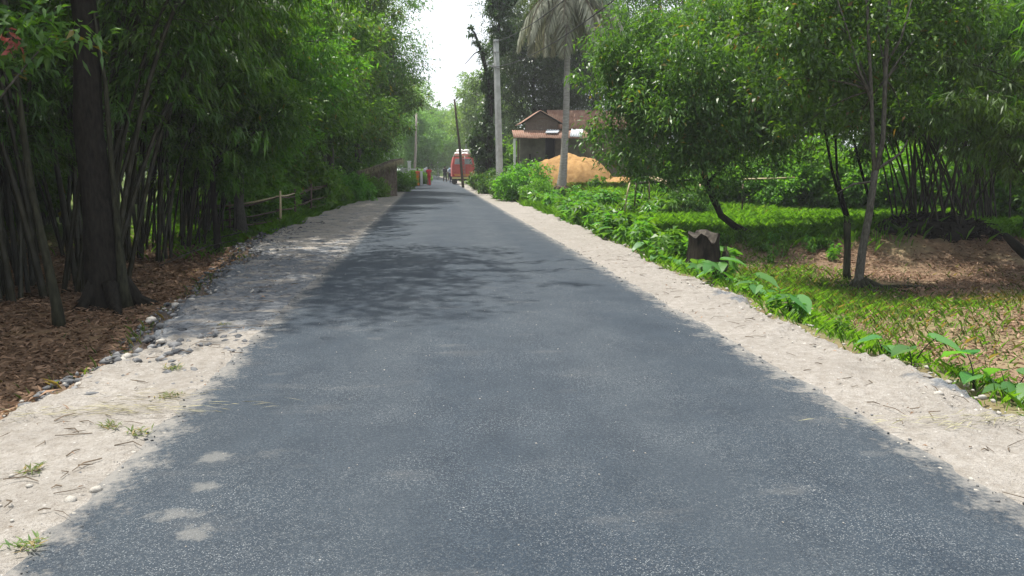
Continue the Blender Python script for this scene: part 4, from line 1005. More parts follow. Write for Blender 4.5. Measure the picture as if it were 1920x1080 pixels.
# pair of thin black stems
q = at_z(1590, 418, .0); zq = H(q.x, q.y)
def Q_l(px, py, dy=0): return at_y(px, py, q.y + dy) - Vector((q.x, q.y, zq))
mb = MB(); mb.tube([Q_l(1592, 430), Q_l(1584, 400), Q_l(1572, 360), Q_l(1560, 320), Q_l(1548, 250), Q_l(1535, 180)], [.06, .05, .046, .042, .036, .03], 8, .1, seed=1)
mb.tube([Q_l(1596, 430), Q_l(1590, 405), Q_l(1580, 370), Q_l(1570, 330), Q_l(1566, 250), Q_l(1580, 160)], [.05, .045, .04, .036, .03, .025], 8, .1, seed=2)
mb.tube([Q_l(1640, 425, .3), Q_l(1632, 380, .3), Q_l(1618, 330, .3), Q_l(1600, 260, .3)], [.05, .042, .036, .03], 8, .1, seed=3)
lobT = [(*Q_l(px, py, dy), r, r, r * .75) for px, py, dy, r in ((1520, 150, .3, .9), (1590, 110, .8, .9), (1470, 220, .5, .7), (1560, 230, .6, .6), (1440, 150, 1, .9), (1620, 190, 1, .7), (1480, 80, 1, 1.0), (1500, 262, .6, .4), (1440, 255, .8, .45), (1510, 305, .4, .24), (1455, 300, .6, .26), (1600, 285, .6, .3))]
cmT, CT = crown_mesh('crown', lobT, 220, 68, .13, .050, M['leaf_gloss'], 73, spread=.24, shell=.3, droop=.4)
KIND['pair'] = (mb.mesh('trunk', M['bark_dark'], smooth=True), cmT)
tree('pair', 'tree with several thin black leaning stems behind the slim grey tree', q.x, q.y, name='thin_stemmed_tree', z=zq)
# bamboo on its root mound
mz = H(MOUND.x, MOUND.y)
clump('bank', 'bamboo clump fanning up from a black root mound on the grass bank', MOUND.x, MOUND.y, 30, .80, .95, 0, 3.14, None, .10, 81, z=mz)
rm = thing('root_mound', 'black matted root mound at the foot of the bamboo on the bank', 'root mound', (MOUND.x, MOUND.y, mz - .25))
mb = MB(); mb.lathe([(1.25, -.1), (1.12, .12), (.92, .30), (.72, .36), (.35, .42), (.05, .44)], 34, sx=1.25, sy=.8, noise=.16)
rg = random.Random(14)
for i in range(420):
    a = rg.uniform(0, 6.28); r = rg.uniform(.2, 1.3); z_ = .42 - .40 * (r / 1.25) ** 2
    p = Vector((r * 1.25 * math.cos(a), r * .8 * math.sin(a), z_)); mb.tube([p, p + Vector((rg.uniform(-.12, .12), rg.uniform(-.12, .12), rg.uniform(.02, .14))), p + Vector((rg.uniform(-.25, .25), rg.uniform(-.25, .25), rg.uniform(-.1, .12)))], [.03, .022, .008], 4, seed=i)
mb.build('matted_roots', M['bark_dark'], rm, smooth=True)
for lbx, (px, py, Y, n, sc, az) in (('bamboo clump with drooping foliage at the very edge of the bank', (1990, 430, 16.5, 26, 1.0, 3.0)), ('bamboo clump standing behind the root mound on the bank', (1830, 395, 20.5, 22, 1.05, 3.0)), ('bamboo clump leaning out over the brown leaf litter', (2060, 520, 12.0, 20, .95, 2.6)), ('bamboo clump furthest back at the end of the grass bank', (1960, 380, 24, 20, 1.2, 3))):
    p = at_y(px, py, Y); clump('bank', lbx, p.x, Y, n, .9, sc, az, 2.0, None, .1, int(px))
# background trees right
RT = [('road_a', 1440, 355, 38, 1.05, 1.0, 'leafy tree behind the curving tree on the grass bank'), ('tall', 1230, 350, 41, .95, 2.0, 'tall thin crowned tree behind the curving tree'),
      ('tall', 1370, 350, 46, .95, .6, 'tall tree at the back of the grass bank'), ('road_b', 1540, 355, 40, 1.2, 3.0, 'leafy tree between the thin black stems and the bamboo'), ('road_a', 1690, 350, 39, 1.2, 5.0, 'leafy tree far behind the root mound'),
      ('tall', 1620, 350, 47, 1.1, 1.4, 'tall tree far behind the slim grey tree'), ('tall', 1880, 350, 46, 1.1, 4.4, 'tall tree far behind the bamboo at the end of the bank'), ('road_b', 1820, 350, 38, 1.1, .4, 'leafy tree beyond the bright bushes behind the bamboo'),
      ('road_dark', 1035, 330, 58, 1.2, 0.3, 'huge dark tree rising behind the farmhouse'), ('road_dark', 1002, 335, 57, 1.0, 2.3, 'tall dark tree between the concrete pole and the farmhouse'), ('road_dark', 1110, 330, 64, 1.05, 4.3, 'dark tree beyond the rusted roof ridge'), ('road_a', 1190, 330, 55, .7, 1.3, 'leafy tree beside the farmhouse')]
for k_, px, py, Y, s_, r_, lb in RT: rtree(k_, px, py, Y, lb, s_, r_)
# vine-covered tree left of the concrete pole
def vine_tree():
    Y = 46.0; p = at_y(914, 345, Y); z = H(p.x, Y)
    Vv = lambda px, py, dy=0: at_y(px, py, Y + dy) - Vector((p.x, Y, z))
    mb = MB(); main = [Vv(916, 352), Vv(916, 300), Vv(919, 240), Vv(920, 190), Vv(914, 140), Vv(902, 95), Vv(890, 62), Vv(880, 50)]
    mb.tube(main, [.25, .2, .18, .16, .13, .10, .06, .03], 8, .15, seed=1)
    br = [Vv(919, 220), Vv(928, 140), Vv(934, 60), Vv(945, -30)]; mb.tube(br, [.14, .12, .10, .06], 8, .1, seed=2)
    br2 = [Vv(902, 95), Vv(890, 100), Vv(872, 120)]; mb.tube(br2, [.04, .03, .015], 5, seed=3)
    br3 = [Vv(914, 140), Vv(925, 125), Vv(935, 118)]; mb.tube(br3, [.05, .04, .02], 5, seed=4)
    t = thing('vine_covered_tree', 'dead leaning tree cloaked in dark vines left of the concrete pole', 'tree', (p.x, Y, z))
    mb.build('trunk', M['bark_dark'], t, smooth=True)
    lob = [(*Vv(px, py, 0), r, r, r * 1.1) for px, py, r in ((916, 320, .55), (908, 285, .62), (918, 250, .55), (904, 240, .45), (921, 200, .45), (920, 165, .35), (912, 140, .25), (903, 100, .18), (896, 80, .13), (928, 150, .35), (932, 90, .5), (938, 40, .6), (944, -10, .8), (885, 58, .15), (928, 280, .4), (893, 262, .28), (876, 118, .12), (925, 20, .4), (950, 70, .5))]
    obj('vines', crown_mesh('vines', lob, 300, 46, .19, .09, M['leaf_dark'], 75, spread=.16, shell=.5, droop=.7)[0], t)
vine_tree()
# shrubs and bushes: (kind, px, py, Y, scale, label)
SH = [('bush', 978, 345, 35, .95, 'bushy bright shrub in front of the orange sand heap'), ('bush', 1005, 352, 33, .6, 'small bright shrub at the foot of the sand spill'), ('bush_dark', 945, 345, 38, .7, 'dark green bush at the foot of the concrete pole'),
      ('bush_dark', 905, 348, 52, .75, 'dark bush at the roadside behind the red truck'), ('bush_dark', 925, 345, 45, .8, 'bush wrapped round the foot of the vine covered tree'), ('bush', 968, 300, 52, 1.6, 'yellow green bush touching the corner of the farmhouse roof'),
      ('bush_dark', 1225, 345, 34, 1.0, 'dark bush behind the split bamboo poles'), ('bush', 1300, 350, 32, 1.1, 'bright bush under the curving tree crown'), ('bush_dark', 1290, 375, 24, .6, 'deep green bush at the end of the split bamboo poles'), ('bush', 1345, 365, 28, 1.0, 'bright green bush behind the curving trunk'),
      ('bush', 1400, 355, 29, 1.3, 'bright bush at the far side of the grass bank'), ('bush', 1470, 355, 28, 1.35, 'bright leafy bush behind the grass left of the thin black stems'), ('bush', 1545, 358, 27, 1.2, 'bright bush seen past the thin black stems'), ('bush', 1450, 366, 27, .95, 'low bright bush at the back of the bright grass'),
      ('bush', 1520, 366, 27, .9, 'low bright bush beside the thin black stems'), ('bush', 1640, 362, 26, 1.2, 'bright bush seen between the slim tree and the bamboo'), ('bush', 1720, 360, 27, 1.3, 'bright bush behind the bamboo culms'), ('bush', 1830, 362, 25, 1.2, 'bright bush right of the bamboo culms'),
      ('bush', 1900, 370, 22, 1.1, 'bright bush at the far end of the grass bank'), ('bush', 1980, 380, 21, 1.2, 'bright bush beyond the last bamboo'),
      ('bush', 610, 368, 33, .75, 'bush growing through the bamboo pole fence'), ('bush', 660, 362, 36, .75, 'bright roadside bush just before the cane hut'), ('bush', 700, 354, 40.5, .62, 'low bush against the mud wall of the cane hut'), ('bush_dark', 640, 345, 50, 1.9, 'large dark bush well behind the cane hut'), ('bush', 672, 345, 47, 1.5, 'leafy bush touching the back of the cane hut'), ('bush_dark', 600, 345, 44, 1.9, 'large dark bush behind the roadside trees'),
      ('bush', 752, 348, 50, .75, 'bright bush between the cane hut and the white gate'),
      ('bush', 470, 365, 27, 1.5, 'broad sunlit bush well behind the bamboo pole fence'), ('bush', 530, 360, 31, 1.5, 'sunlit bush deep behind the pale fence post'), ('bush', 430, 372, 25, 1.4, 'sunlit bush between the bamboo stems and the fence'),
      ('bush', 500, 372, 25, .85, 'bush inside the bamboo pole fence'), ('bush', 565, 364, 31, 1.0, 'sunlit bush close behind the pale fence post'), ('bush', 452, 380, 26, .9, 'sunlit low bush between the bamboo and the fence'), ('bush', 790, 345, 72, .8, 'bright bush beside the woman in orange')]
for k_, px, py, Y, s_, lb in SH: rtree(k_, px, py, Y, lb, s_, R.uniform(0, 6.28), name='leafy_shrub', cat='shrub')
# far trees closing the road
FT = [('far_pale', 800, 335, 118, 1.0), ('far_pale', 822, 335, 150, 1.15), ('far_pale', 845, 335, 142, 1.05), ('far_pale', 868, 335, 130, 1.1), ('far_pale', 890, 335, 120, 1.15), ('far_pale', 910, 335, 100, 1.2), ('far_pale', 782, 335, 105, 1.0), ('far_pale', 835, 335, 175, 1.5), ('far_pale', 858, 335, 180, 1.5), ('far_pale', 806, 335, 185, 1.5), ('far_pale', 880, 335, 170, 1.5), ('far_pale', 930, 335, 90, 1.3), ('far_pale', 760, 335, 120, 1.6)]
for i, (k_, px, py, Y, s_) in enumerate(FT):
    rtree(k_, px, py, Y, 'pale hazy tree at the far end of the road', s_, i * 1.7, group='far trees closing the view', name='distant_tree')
# far woods beyond, one mass each
def far_wood(x0, x1, y0, y1, n, seed, hmin, hmax):
    rg = np.random.default_rng(seed); lob = []
    for i in range(n):
        h = rg.uniform(hmin, hmax); r = rg.uniform(2.0, 3.5); lob.append((rg.uniform(x0, x1), rg.uniform(y0, y1), h * .55, r, r, h * .5))
    me, _ = crown_mesh('far_wood', lob, n * 34, 26, .42, .20, M['leaf_dark'], seed, spread=.75)
    tag(obj('far_wood', me), 'far off wood that reads as one green mass', kind='stuff')
far_wood(-50, -24, 38, 100, 40, 1, 10, 15)
far_wood(16, 60, 44, 110, 44, 2, 8, 12)
far_wood(-26, -9.5, 54, 118, 44, 4, 6, 11)
far_wood(-30, -18, 0, 26, 40, 3, 10, 14)

# tree stump
def stump():
    p = at_z(1318, 510, -.28); z = H(p.x, p.y); t = thing('tree_stump', 'black weathered tree stump with a splintered side spur on the verge', 'stump', (p.x, p.y, z))
    hh = (at_y(1316, 440, p.y).z - z); n = 18; prof = [(.40, -.15), (.37, .02), (.31, .15), (.275, hh * .55), (.25, hh * .85), (.262, hh * 1.02)]
    vs = []; fs = []; rg = random.Random(4)
    for (r, zz) in prof:
        for k in range(n):
            a = 6.283 * k / n; q = r * (1 + .10 * math.sin(3 * a + 1) + .07 * math.sin(5 * a) + rg.uniform(-.03, .03)); vs.append((q * math.cos(a), q * math.sin(a), zz + (rg.uniform(-.03, .03) if zz > .3 else 0) + (.05 * math.cos(a) + rg.uniform(-.06, .07) - (.16 if k in (14, 15) else 0) if zz > hh * .9 else 0)))
    for i in range(len(prof) - 1):
        for k in range(n): k2 = (k + 1) % n; fs.append((i * n + k, i * n + k2, (i + 1) * n + k2, (i + 1) * n + k))
    mb = MB(); mb.add(vs, fs)
    for a, l in ((-1.2, .35), (.1, .45), (-2.2, .3), (2.4, .3)):
        mb.tube([(.2 * math.cos(a), .2 * math.sin(a), .22), (.34 * math.cos(a), .34 * math.sin(a), .05), ((.3 + l) * math.cos(a), (.3 + l) * math.sin(a), -.10)], [.11, .09, .03], 7, .15, seed=int(a * 10) + 30)
    mb.build('bark', M['stump'], t, smooth=True)
    e = (len(prof) - 1) * n; mb = MB(); mb.add([Vector(v) + Vector((0, 0, -.006)) for v in vs[e:e + n]] + [(0, 0, hh * .96)], [(k, (k + 1) % n, n) for k in range(n)]); mb.build('cut_top', M['cut_wood'], t)
    mb = MB(); mb.tube([(.28, 0, .05), (.37, -.02, .25), (.385, -.02, .38), (.38, -.02, .50)], [.10, .075, .06, .045], 8, .2, seed=3); mb.tube([(.40, -.01, .45), (.405, 0, .57)], [.035, .008], 5, seed=4)
    mb.build('spur', M['bark_moss'], t, smooth=True)
    mb = MB(); mb.tube([(.02, -.27, .12), (.25, -.40, .06), (.46, -.44, -.06)], [.035, .03, .02], 6, .1); mb.tube([(.05, -.27, .20), (.26, -.42, .15), (.42, -.46, .03)], [.02, .018, .012], 6, .1); mb.build('dead_root', M['bark_grey'], t, smooth=True)
stump()
q = at_z(1156, 408, 0); mb = MB(); z = H(q.x, q.y)
mb.tube([(0, 0, -.2), (0, 0, .1), (.02, 0, .28), (.0, 0, .40)], [.17, .14, .13, .10], 10, .2, seed=3); o = mb.build('tree_stump', M['stump'], loc=(q.x, q.y, z), smooth=True); tag(o, 'small dark stump sunk among the verge weeds', 'stump')
# split bamboo poles and stakes below the curving tree
def stick(name, label, cat, pts, r, mat, seed, flat=1.0, group=None):
    b_ = Vector(pts[0]); mb = MB(); mb.tube([Vector(p) - b_ for p in pts], r, 7, .08, seed=seed, flat=flat); o = mb.build(name, M[mat], loc=b_, smooth=True); tag(o, label, cat, group)
yy = 24.0
stick('split_bamboo', 'thicker pale split bamboo pole sloping down into the dark bush', 'bamboo pole', [at_y(1218, 333, yy + .5), at_y(1240, 341, yy + .2), at_y(1258, 351, yy), at_y(1271, 361, yy - .1)], [.035, .04, .04, .035], 'culm_dry', 1, .5)
stick('split_bamboo', 'thinner pale split bamboo pole lying just above the thicker one', 'bamboo pole', [at_y(1222, 330, yy + .7), at_y(1245, 338, yy + .4), at_y(1270, 355, yy + .1)], [.022, .026, .022], 'culm_dry', 2, .5)
for i, (x0, y0_, x1, y1_, mat, lb) in enumerate(((1181, 342, 1171, 378, 'culm_dry', 'pale leaning stake nearest the palm'), (1194, 338, 1190, 366, 'wood_pole', 'brown upright stake beside the pale leaning stake'), (1218, 336, 1217, 388, 'wood_pole', 'tall stake holding up the split bamboo poles'), (1313, 345, 1312, 384, 'culm_dry', 'short pale stake in front of the dark bush'), (1393, 345, 1392, 378, 'wood_pole', 'short stake beyond the curving trunk'))):
    a = at_y(x1, y1_ + 6, 23.5 + .2 * i); b_ = at_y(x0, y0_, 23.5 + .2 * i); stick('stake', lb, 'stake', [a - Vector((0, 0, .25)), a.lerp(b_, .5), b_], [.028, .025, .022], mat, i)
stick('fallen_rail', 'grey fallen rail lying level behind the split bamboo poles', 'rail', [at_y(1190, 344, 25.2), at_y(1235, 340, 25.2), at_y(1300, 338, 25.2)], [.05, .05, .04], 'bark_grey', 7)
stick('bamboo_rail', 'long pale bamboo rail in the bushes at the back of the grass', 'rail', [at_y(1395, 336, 26.2), at_y(1440, 335, 26.1), at_y(1490, 333, 26)], [.03, .03, .025], 'culm_dry', 8)
stick('fallen_log', 'dark fallen log poking into view from the leaf litter', 'log', [at_z(1885, 452, -.1) + Vector((0, 0, .12)), at_z(1905, 470, -.2) + Vector((0, 0, .1)), at_z(1960, 520, -.4) + Vector((0, 0, .12))], [.07, .10, .12], 'bark_dark', 9)
for i, (px, py, a, ln) in enumerate(((330, 470, .5, 1.4), (380, 455, .3, 1.6), (300, 480, .8, 1.1), (425, 440, .6, 1.2), (455, 432, .9, .9))):
    p = at_z(px, py, -.35); z = H(p.x, p.y) + .05
    stick('fallen_branch', 'bare fallen branch lying on the brown leaf litter by the ditch', 'branch', [(p.x, p.y, z), (p.x + ln * .5 * math.cos(a), p.y + ln * .5 * math.sin(a), z + .18), (p.x + ln * math.cos(a), p.y + ln * math.sin(a), z + .30)], [.014, .012, .006], 'bark_grey', i, group='bare branches fallen by the ditch')

# ------------------------------------------------------------------ broad-leaved plants of the verges
def heart_leaf(L, Wd, stem_h, seed):
    """petiole and a heart-shaped drooping blade"""
    rg = random.Random(seed); mb = MB(); mb.cur = 1
    tip = Vector((stem_h * .35, 0, stem_h))
    mb.tube(bez((0, 0, -.03), (stem_h * .05, 0, stem_h * .6), tip, 5), [.008, .007, .006, .005, .004], 5, cap=False); mb.cur = 0
    out = [(-.16, 0.0), (-.27, .12), (-.26, .26), (-.14, .40), (.04, .485), (.22, .49), (.42, .42), (.62, .30), (.80, .165), (.93, .06), (1.0, 0)]
    vs = []; fs = []
    for s in (1, -1):
        b0 = len(vs)
        for (u, w) in out:
            z_ = -.28 * max(u, 0) ** 1.6 + .10 * w + .02 * math.sin(u * 9 + seed)
            vs.append(tip + Vector((u * L * .9, s * w * Wd, z_ * L)))
        mids = [tip + Vector((u * L * .9, 0, -.28 * max(u, 0) ** 1.6 * L - .015)) for (u, w) in out]
        m0 = len(vs); vs += mids
        for i in range(len(out) - 1):
            f = (m0 + i, m0 + i + 1, b0 + i + 1, b0 + i); fs.append(f if s < 0 else f[::-1])
    mb.add(vs, fs); return mb.mesh('leaf', [M['leaf_taro'], M['culm']], smooth=True)
HL = [heart_leaf(.28, .25, .24, 1), heart_leaf(.22, .21, .15, 2), heart_leaf(.32, .28, .32, 3)]
def taro(label, x, y, sc, n, seed, group='broad leaved plants along the verge'):
    rg = random.Random(seed); t = thing('taro_plant', label, 'plant', (x, y, H(x, y)), rg.uniform(0, 6.28), group)
    for i in range(n): obj('leaf', HL[rg.randrange(3)], t, (rg.uniform(-.04, .04), rg.uniform(-.04, .04), 0), (0, rg.uniform(-.15, .35), i * 6.283 / n + rg.uniform(-.3, .3)), sc * rg.uniform(.7, 1.15))
def tz(px, py): p = at_z(px, py, -.12); return p.x, p.y
for i, (px, py, s_, n, lb) in enumerate(((1648, 682, .62, 3, 'small taro plant at the sand edge with one broad pale leaf'), (1712, 706, .72, 3, 'taro plant with large oval leaves overlapping the sand edge'), (1478, 600, .80, 5, 'tall taro plant drooping over the tar stained sand edge'), (1415, 565, .6, 6, 'taro plant between the stump and the drooping taro'),
          (1288, 508, .55, 5, 'bright taro plant growing against the foot of the black stump'), (1368, 525, .5, 5, 'taro plant just beyond the black stump spur'), (1890, 768, .8, 4, 'low taro plant at the sand edge furthest down the verge'), (1835, 752, .7, 3, 'tiny taro plant between the sand edge and the leaf litter'))):
    taro(lb, *tz(px, py), s_, n, 100 + i)
rg = random.Random(77); cnt = 0
while cnt < 34:
    y_ = rg.uniform(10, 22); x_ = float(right_edge(y_)) + rg.uniform(.05, 1.3)
    taro('lush green taro plant in the dense verge growth beyond the stump', x_, y_, rg.uniform(.7, 1.05), 6, 200 + cnt, 'taro plants in the dense verge growth'); cnt += 1
# low leafy weeds, one mesh each
def weed_mesh(seed, n=60, h=.5, L=.17, Wd=.085):
    rg = np.random.default_rng(seed)
    r = .09 * np.sqrt(rg.random(n)); a = rg.random(n) * 6.283; z = h * (.15 + .85 * rg.random(n))
    P = np.stack([r * np.cos(a), r * np.sin(a), z], 1); D = np.stack([np.cos(a), np.sin(a), rg.normal(.0, .4, n)], 1)
    V, Q = leaf_quads(P, D, rg.normal(0, .35, (n, 3)) + np.array([0, 0, 1]), L * (.6 + .8 * rg.random(n)), Wd * (.7 + .6 * rg.random(n)), .18, .3)
    ns = 6; vs = []; fs = []
    return mesh_np('weed', V, Q, M['leaf_weed'])
WM = [weed_mesh(i) for i in range(5)]
rg = random.Random(5); nW = 0
def weed(x, y, s, label, group):
    o = obj('leafy_weed', rg.choice(WM), None, (x, y, H(x, y)), (rg.uniform(-.15, .15), rg.uniform(-.15, .15), rg.uniform(0, 6.28)), s); tag(o, label, 'weed', group)
for i in range(120):
    y_ = 13 + 27 * rg.random() ** .9; x_ = float(right_edge(y_)) + .05 + abs(rg.gauss(0, .75)) + (.3 if y_ > 25 else 0)
    weed(x_, y_, rg.uniform(.75, 1.25), 'leafy green weed in the thick growth along the sandy verge', 'leafy weeds thick along the verge')
for i in range(40):
    y_ = rg.uniform(23, 33); x_ = rg.uniform(4.6, 9.0)
    weed(x_, y_, rg.uniform(.9, 1.4), 'leafy green weed in the patch between the palm and the stakes', 'leafy weeds between palm and stakes')
for i in range(36):
    y_ = rg.uniform(15.2, 17.2); x_ = rg.uniform(5.6, 8.2)
    weed(x_, y_, rg.uniform(.35, .6), 'small leafy weed on the brown bank below the bright grass', 'small weeds on the brown bank')
for i in range(30):
    y_ = rg.uniform(26, 58); x_ = float(left_edge(y_)) - abs(rg.gauss(.1, .5))
    weed(x_, y_, rg.uniform(.6, 1.0), 'leafy weed along the grassy edge before the cane hut', 'leafy weeds before the cane hut')
for i in range(14):
    y_ = rg.uniform(6.5, 12); x_ = float(right_edge(y_)) + rg.uniform(-.02, .6)
    weed(x_, y_, rg.uniform(.25, .45), 'tiny leafy weed at the crumbling sand edge', 'tiny weeds at the sand edge')

# ------------------------------------------------------------------ ground cover
def scatter(n, x0, x1, y0, y1, prob, seed):
    g_ = np.random.default_rng(seed); x = x0 + (x1 - x0) * g_.random(n); y = y0 + (y1 - y0) * g_.random(n)
    k = g_.random(n) < prob(x, y); x, y = x[k], y[k]; return np.stack([x, y, height(x, y)], 1), g_
def outside(x, y, m=.0): return ((x < left_edge(y) - m) | (x > right_edge(y) + m)).astype(float)
def blades(name, P, g_, h, w, mat, label, lean=.45):
    n = len(P); a = g_.random(n) * 6.283; hh = h * (.5 + .9 * g_.random(n)); ln = lean * (.3 + g_.random(n))
    s = np.stack([-np.sin(a), np.cos(a), np.zeros(n)], 1) * (w * (.6 + .8 * g_.random(n)))[:, None]
    d = np.stack([np.cos(a) * ln, np.sin(a) * ln, np.ones(n)], 1)
    m = P + d * (hh * .55)[:, None]; tp = P + np.stack([np.cos(a) * ln * 2.1, np.sin(a) * ln * 2.1, np.full(n, .95)], 1) * hh[:, None]
    V = np.stack([P - s * .5, P + s * .5, m + s * .4, tp, m - s * .4], 1).reshape(-1, 3)
    Q = np.arange(5 * n).reshape(n, 5)
    tag(obj(name, mesh_np(name, V, Q, M[mat])), label, kind='stuff')
terr = lambda x, y: outside(x, y, .1) * sst(15.8, 17.4, y + .25 * np.sin(x * .8) + .03 * (x - 6)) * (1 - .95 * np.exp(-(((x - MOUND.x) / 2.0) ** 2 + ((y - MOUND.y) / 1.3) ** 2)))
P, g_ = scatter(64000, 3.2, 22, 15, 32, terr, 1); blades('grass', P, g_, .26, .020, 'grass', 'bright green grass on the terrace behind the bank')
P, g_ = scatter(60000, 3.0, 7.5, 4, 20, lambda x, y: outside(x, y, -.03) * np.clip(green_mask(x, y), 0, 1) ** 1.2, 2); blades('grass', P, g_, .10, .007, 'grass', 'short grass along the right verge')
P, g_ = scatter(9000, 3.0, 5.5, 12, 34, lambda x, y: outside(x, y, .0) * np.exp(-np.maximum(x - right_edge(y) - .5, 0) / .6), 8); blades('grass', P, g_, .17, .007, 'grass', 'tall grass blades among the verge plants', .30)
P, g_ = scatter(40000, 5, 14, 5, 15, lambda x, y: outside(x, y, .2) * np.clip(green_mask(x, y), 0.03, 1), 3); blades('grass', P, g_, .10, .008, 'grass_dull', 'patchy dull grass among the leaf litter')
P, g_ = scatter(90000, -9, -3.2, 17, 60, lambda x, y: outside(x, y, -.25) * np.exp(-np.maximum(left_edge(y) - x - .6, 0) / 1.6) * sst(17, 22, y), 4); blades('grass', P, g_, .20, .014, 'grass', 'grass along the left roadside before the hut')
P, g_ = scatter(9000, -6, -3.0, 3, 18, lambda x, y: outside(x, y, -.02) * np.exp(-np.maximum(left_edge(y) - x, 0) / .35) * (.35 + .65 * (np.sin(y * 1.9) > .2)), 5); blades('grass', P, g_, .085, .004, 'grass_dull', 'thin dry grass along the ditch edge', .4)
P, g_ = scatter(24000, 3.0, 7, 30, 75, lambda x, y: outside(x, y, -.1) * np.exp(-np.maximum(x - right_edge(y), 0) / 1.2), 6); blades('grass', P, g_, .22, .02, 'grass', 'grass along the right roadside towards the truck')
P, g_ = scatter(30000, 3.4, 14, 24, 42, lambda x, y: outside(x, y, .6) * .8, 7); blades('grass', P, g_, .22, .018, 'grass_dull', 'rough grass around the palm and the stakes')
def litter(name, P, g_, L, w, mat, label, lift=.012):
    n = len(P); a = g_.random(n) * 6.283; D = np.stack([np.cos(a), np.sin(a), g_.normal(0, .22, n)], 1)
    Nn = g_.normal(0, .35, (n, 3)) + np.array([0, 0, 1.0]); P = P + np.array([0, 0, lift]) + np.stack([np.zeros(n), np.zeros(n), .03 * g_.random(n)], 1)
    V, Q = leaf_quads(P, D, Nn, L * (.35 + 1.3 * g_.random(n) ** 1.6), w * (.5 + 1.0 * g_.random(n)), .35, .1)
    tag(obj(name, mesh_np(name, V, Q, M[mat])), label, kind='stuff')
P, g_ = scatter(90000, -12, -3.0, 2, 22, lambda x, y: outside(x, y, .12) * (1 - .8 * sst(17, 22, y)), 11); litter('leaf_litter', P, g_, .13, .026, 'litter', 'brown dry bamboo leaf litter under the wood')
P, g_ = scatter(105000, 3.4, 15, 4, 18, lambda x, y: outside(x, y, .25) * np.clip(1.05 - green_mask(x, y), 0.12, 1) * np.clip(.55 + .5 * np.sin(1.9 * x + 1.3 * np.sin(1.7 * y)) * np.sin(2.3 * y + np.sin(x)), .38, 1), 12); litter('leaf_litter', P, g_, .115, .022, 'litter_pale', 'pale dry bamboo leaf litter in the hollow')
P, g_ = scatter(2600, -4.2, 4.2, 3, 24, lambda x, y: ((np.abs(x) > 2.05) & (outside(x, y) < .5)) * .5, 13); P[:, 2] = .012; litter('fallen_leaves', P, g_, .05, .012, 'litter', 'dry leaves strewn on the sandy verges')

# stones
IV = np.array([(0, 0, 1), (.894, 0, .447), (.276, .851, .447), (-.724, .526, .447), (-.724, -.526, .447), (.276, -.851, .447), (.724, .526, -.447), (-.276, .851, -.447), (-.894, 0, -.447), (-.276, -.851, -.447), (.724, -.526, -.447), (0, 0, -1)])
IF = np.array([(0, 1, 2), (0, 2, 3), (0, 3, 4), (0, 4, 5), (0, 5, 1), (1, 6, 2), (2, 7, 3), (3, 8, 4), (4, 9, 5), (5, 10, 1), (6, 7, 2), (7, 8, 3), (8, 9, 4), (9, 10, 5), (10, 6, 1), (11, 7, 6), (11, 8, 7), (11, 9, 8), (11, 10, 9), (11, 6, 10)])
def stones(name, P, g_, smin, smax, mat, label):
    n = len(P); s = smin + (smax - smin) * g_.random(n) ** 2.5
    V = IV[None] * (1 + g_.normal(0, .24, (n, 12, 1))) * (s[:, None] * (.6 + .7 * g_.random((n, 3))) * np.array([1, 1, .7]))[:, None, :]
    a = g_.random(n) * 6.283; c, s_ = np.cos(a)[:, None], np.sin(a)[:, None]
    V = np.stack([V[..., 0] * c - V[..., 1] * s_, V[..., 0] * s_ + V[..., 1] * c, V[..., 2]], 2) + P[:, None, :]
    Q = (IF[None] + (np.arange(n) * 12)[:, None, None]).reshape(-1, 3)
    tag(obj(name, mesh_np(name, V.reshape(-1, 3), Q, M[mat])), label, kind='stuff')
def edge_stones(n, side, y0, y1, inn, out_, seed):
    g_ = np.random.default_rng(seed); y = y0 + (y1 - y0) * g_.random(n); e = left_edge(y) if side < 0 else right_edge(y)
    x = e - side * inn + side * (inn + out_) * g_.random(n); z = np.where((x - e) * side > .05, height(x, y) + .02, .0); return np.stack([x, y, z], 1), g_
P, g_ = edge_stones(380, -1, 2.5, 20, .75, .22, 21); P = P[g_.random(len(P)) < .25 + .75 * (np.sin(P[:, 1] * 2.3) + np.sin(P[:, 1] * 5.1 + P[:, 0] * 4) > .1)]; stones('rubble', P, g_, .005, .036, 'stone', 'pale stones along the crumbling ditch edge')
P, g_ = edge_stones(3200, -1, 5.2, 22, .9, .50, 22); stones('rubble', P, g_, .006, .050, 'stone_grey', 'grey crumbled tar and stone by the ditch')
P, g_ = edge_stones(500, 1, 2.5, 22, .35, .10, 23); stones('rubble', P, g_, .006, .035, 'stone', 'pale stones along the right sand edge')
P, g_ = scatter(7000, -4.5, 4.5, 2.2, 16, lambda x, y: ((np.abs(x) > 2.0) & (outside(x, y) < .5)).astype(float), 24); P[:, 2] = .004; stones('gravel', P, g_, .004, .016, 'stone', 'small gravel scattered on the sand')
P, g_ = scatter(9000, -2.3, 2.3, 2.2, 16, lambda x, y: np.exp(-((np.abs(x) - 2.08) / .09) ** 2) * .9, 27); P[:, 2] = .010; stones('gravel', P, g_, .003, .014, 'stone_grey', 'crumbs of tar and stone along the asphalt edges')
P, g_ = scatter(420, -2.1, 2.1, 2.2, 12, lambda x, y: np.ones_like(x), 25); P[:, 2] = .036 - .03 * (P[:, 0] / 2.12) ** 2; stones('gravel', P, g_, .002, .0055, 'stone', 'loose white chips on the asphalt')
STN = [MB() for _ in range(3)]
stm = []
for k in range(3):
    g2 = np.random.default_rng(k + 60); V = IV * (1 + g2.normal(0, .22, (12, 1))) * np.array([1, .75, .5]); stm.append(mesh_np('stone', V, IF, M['stone']))
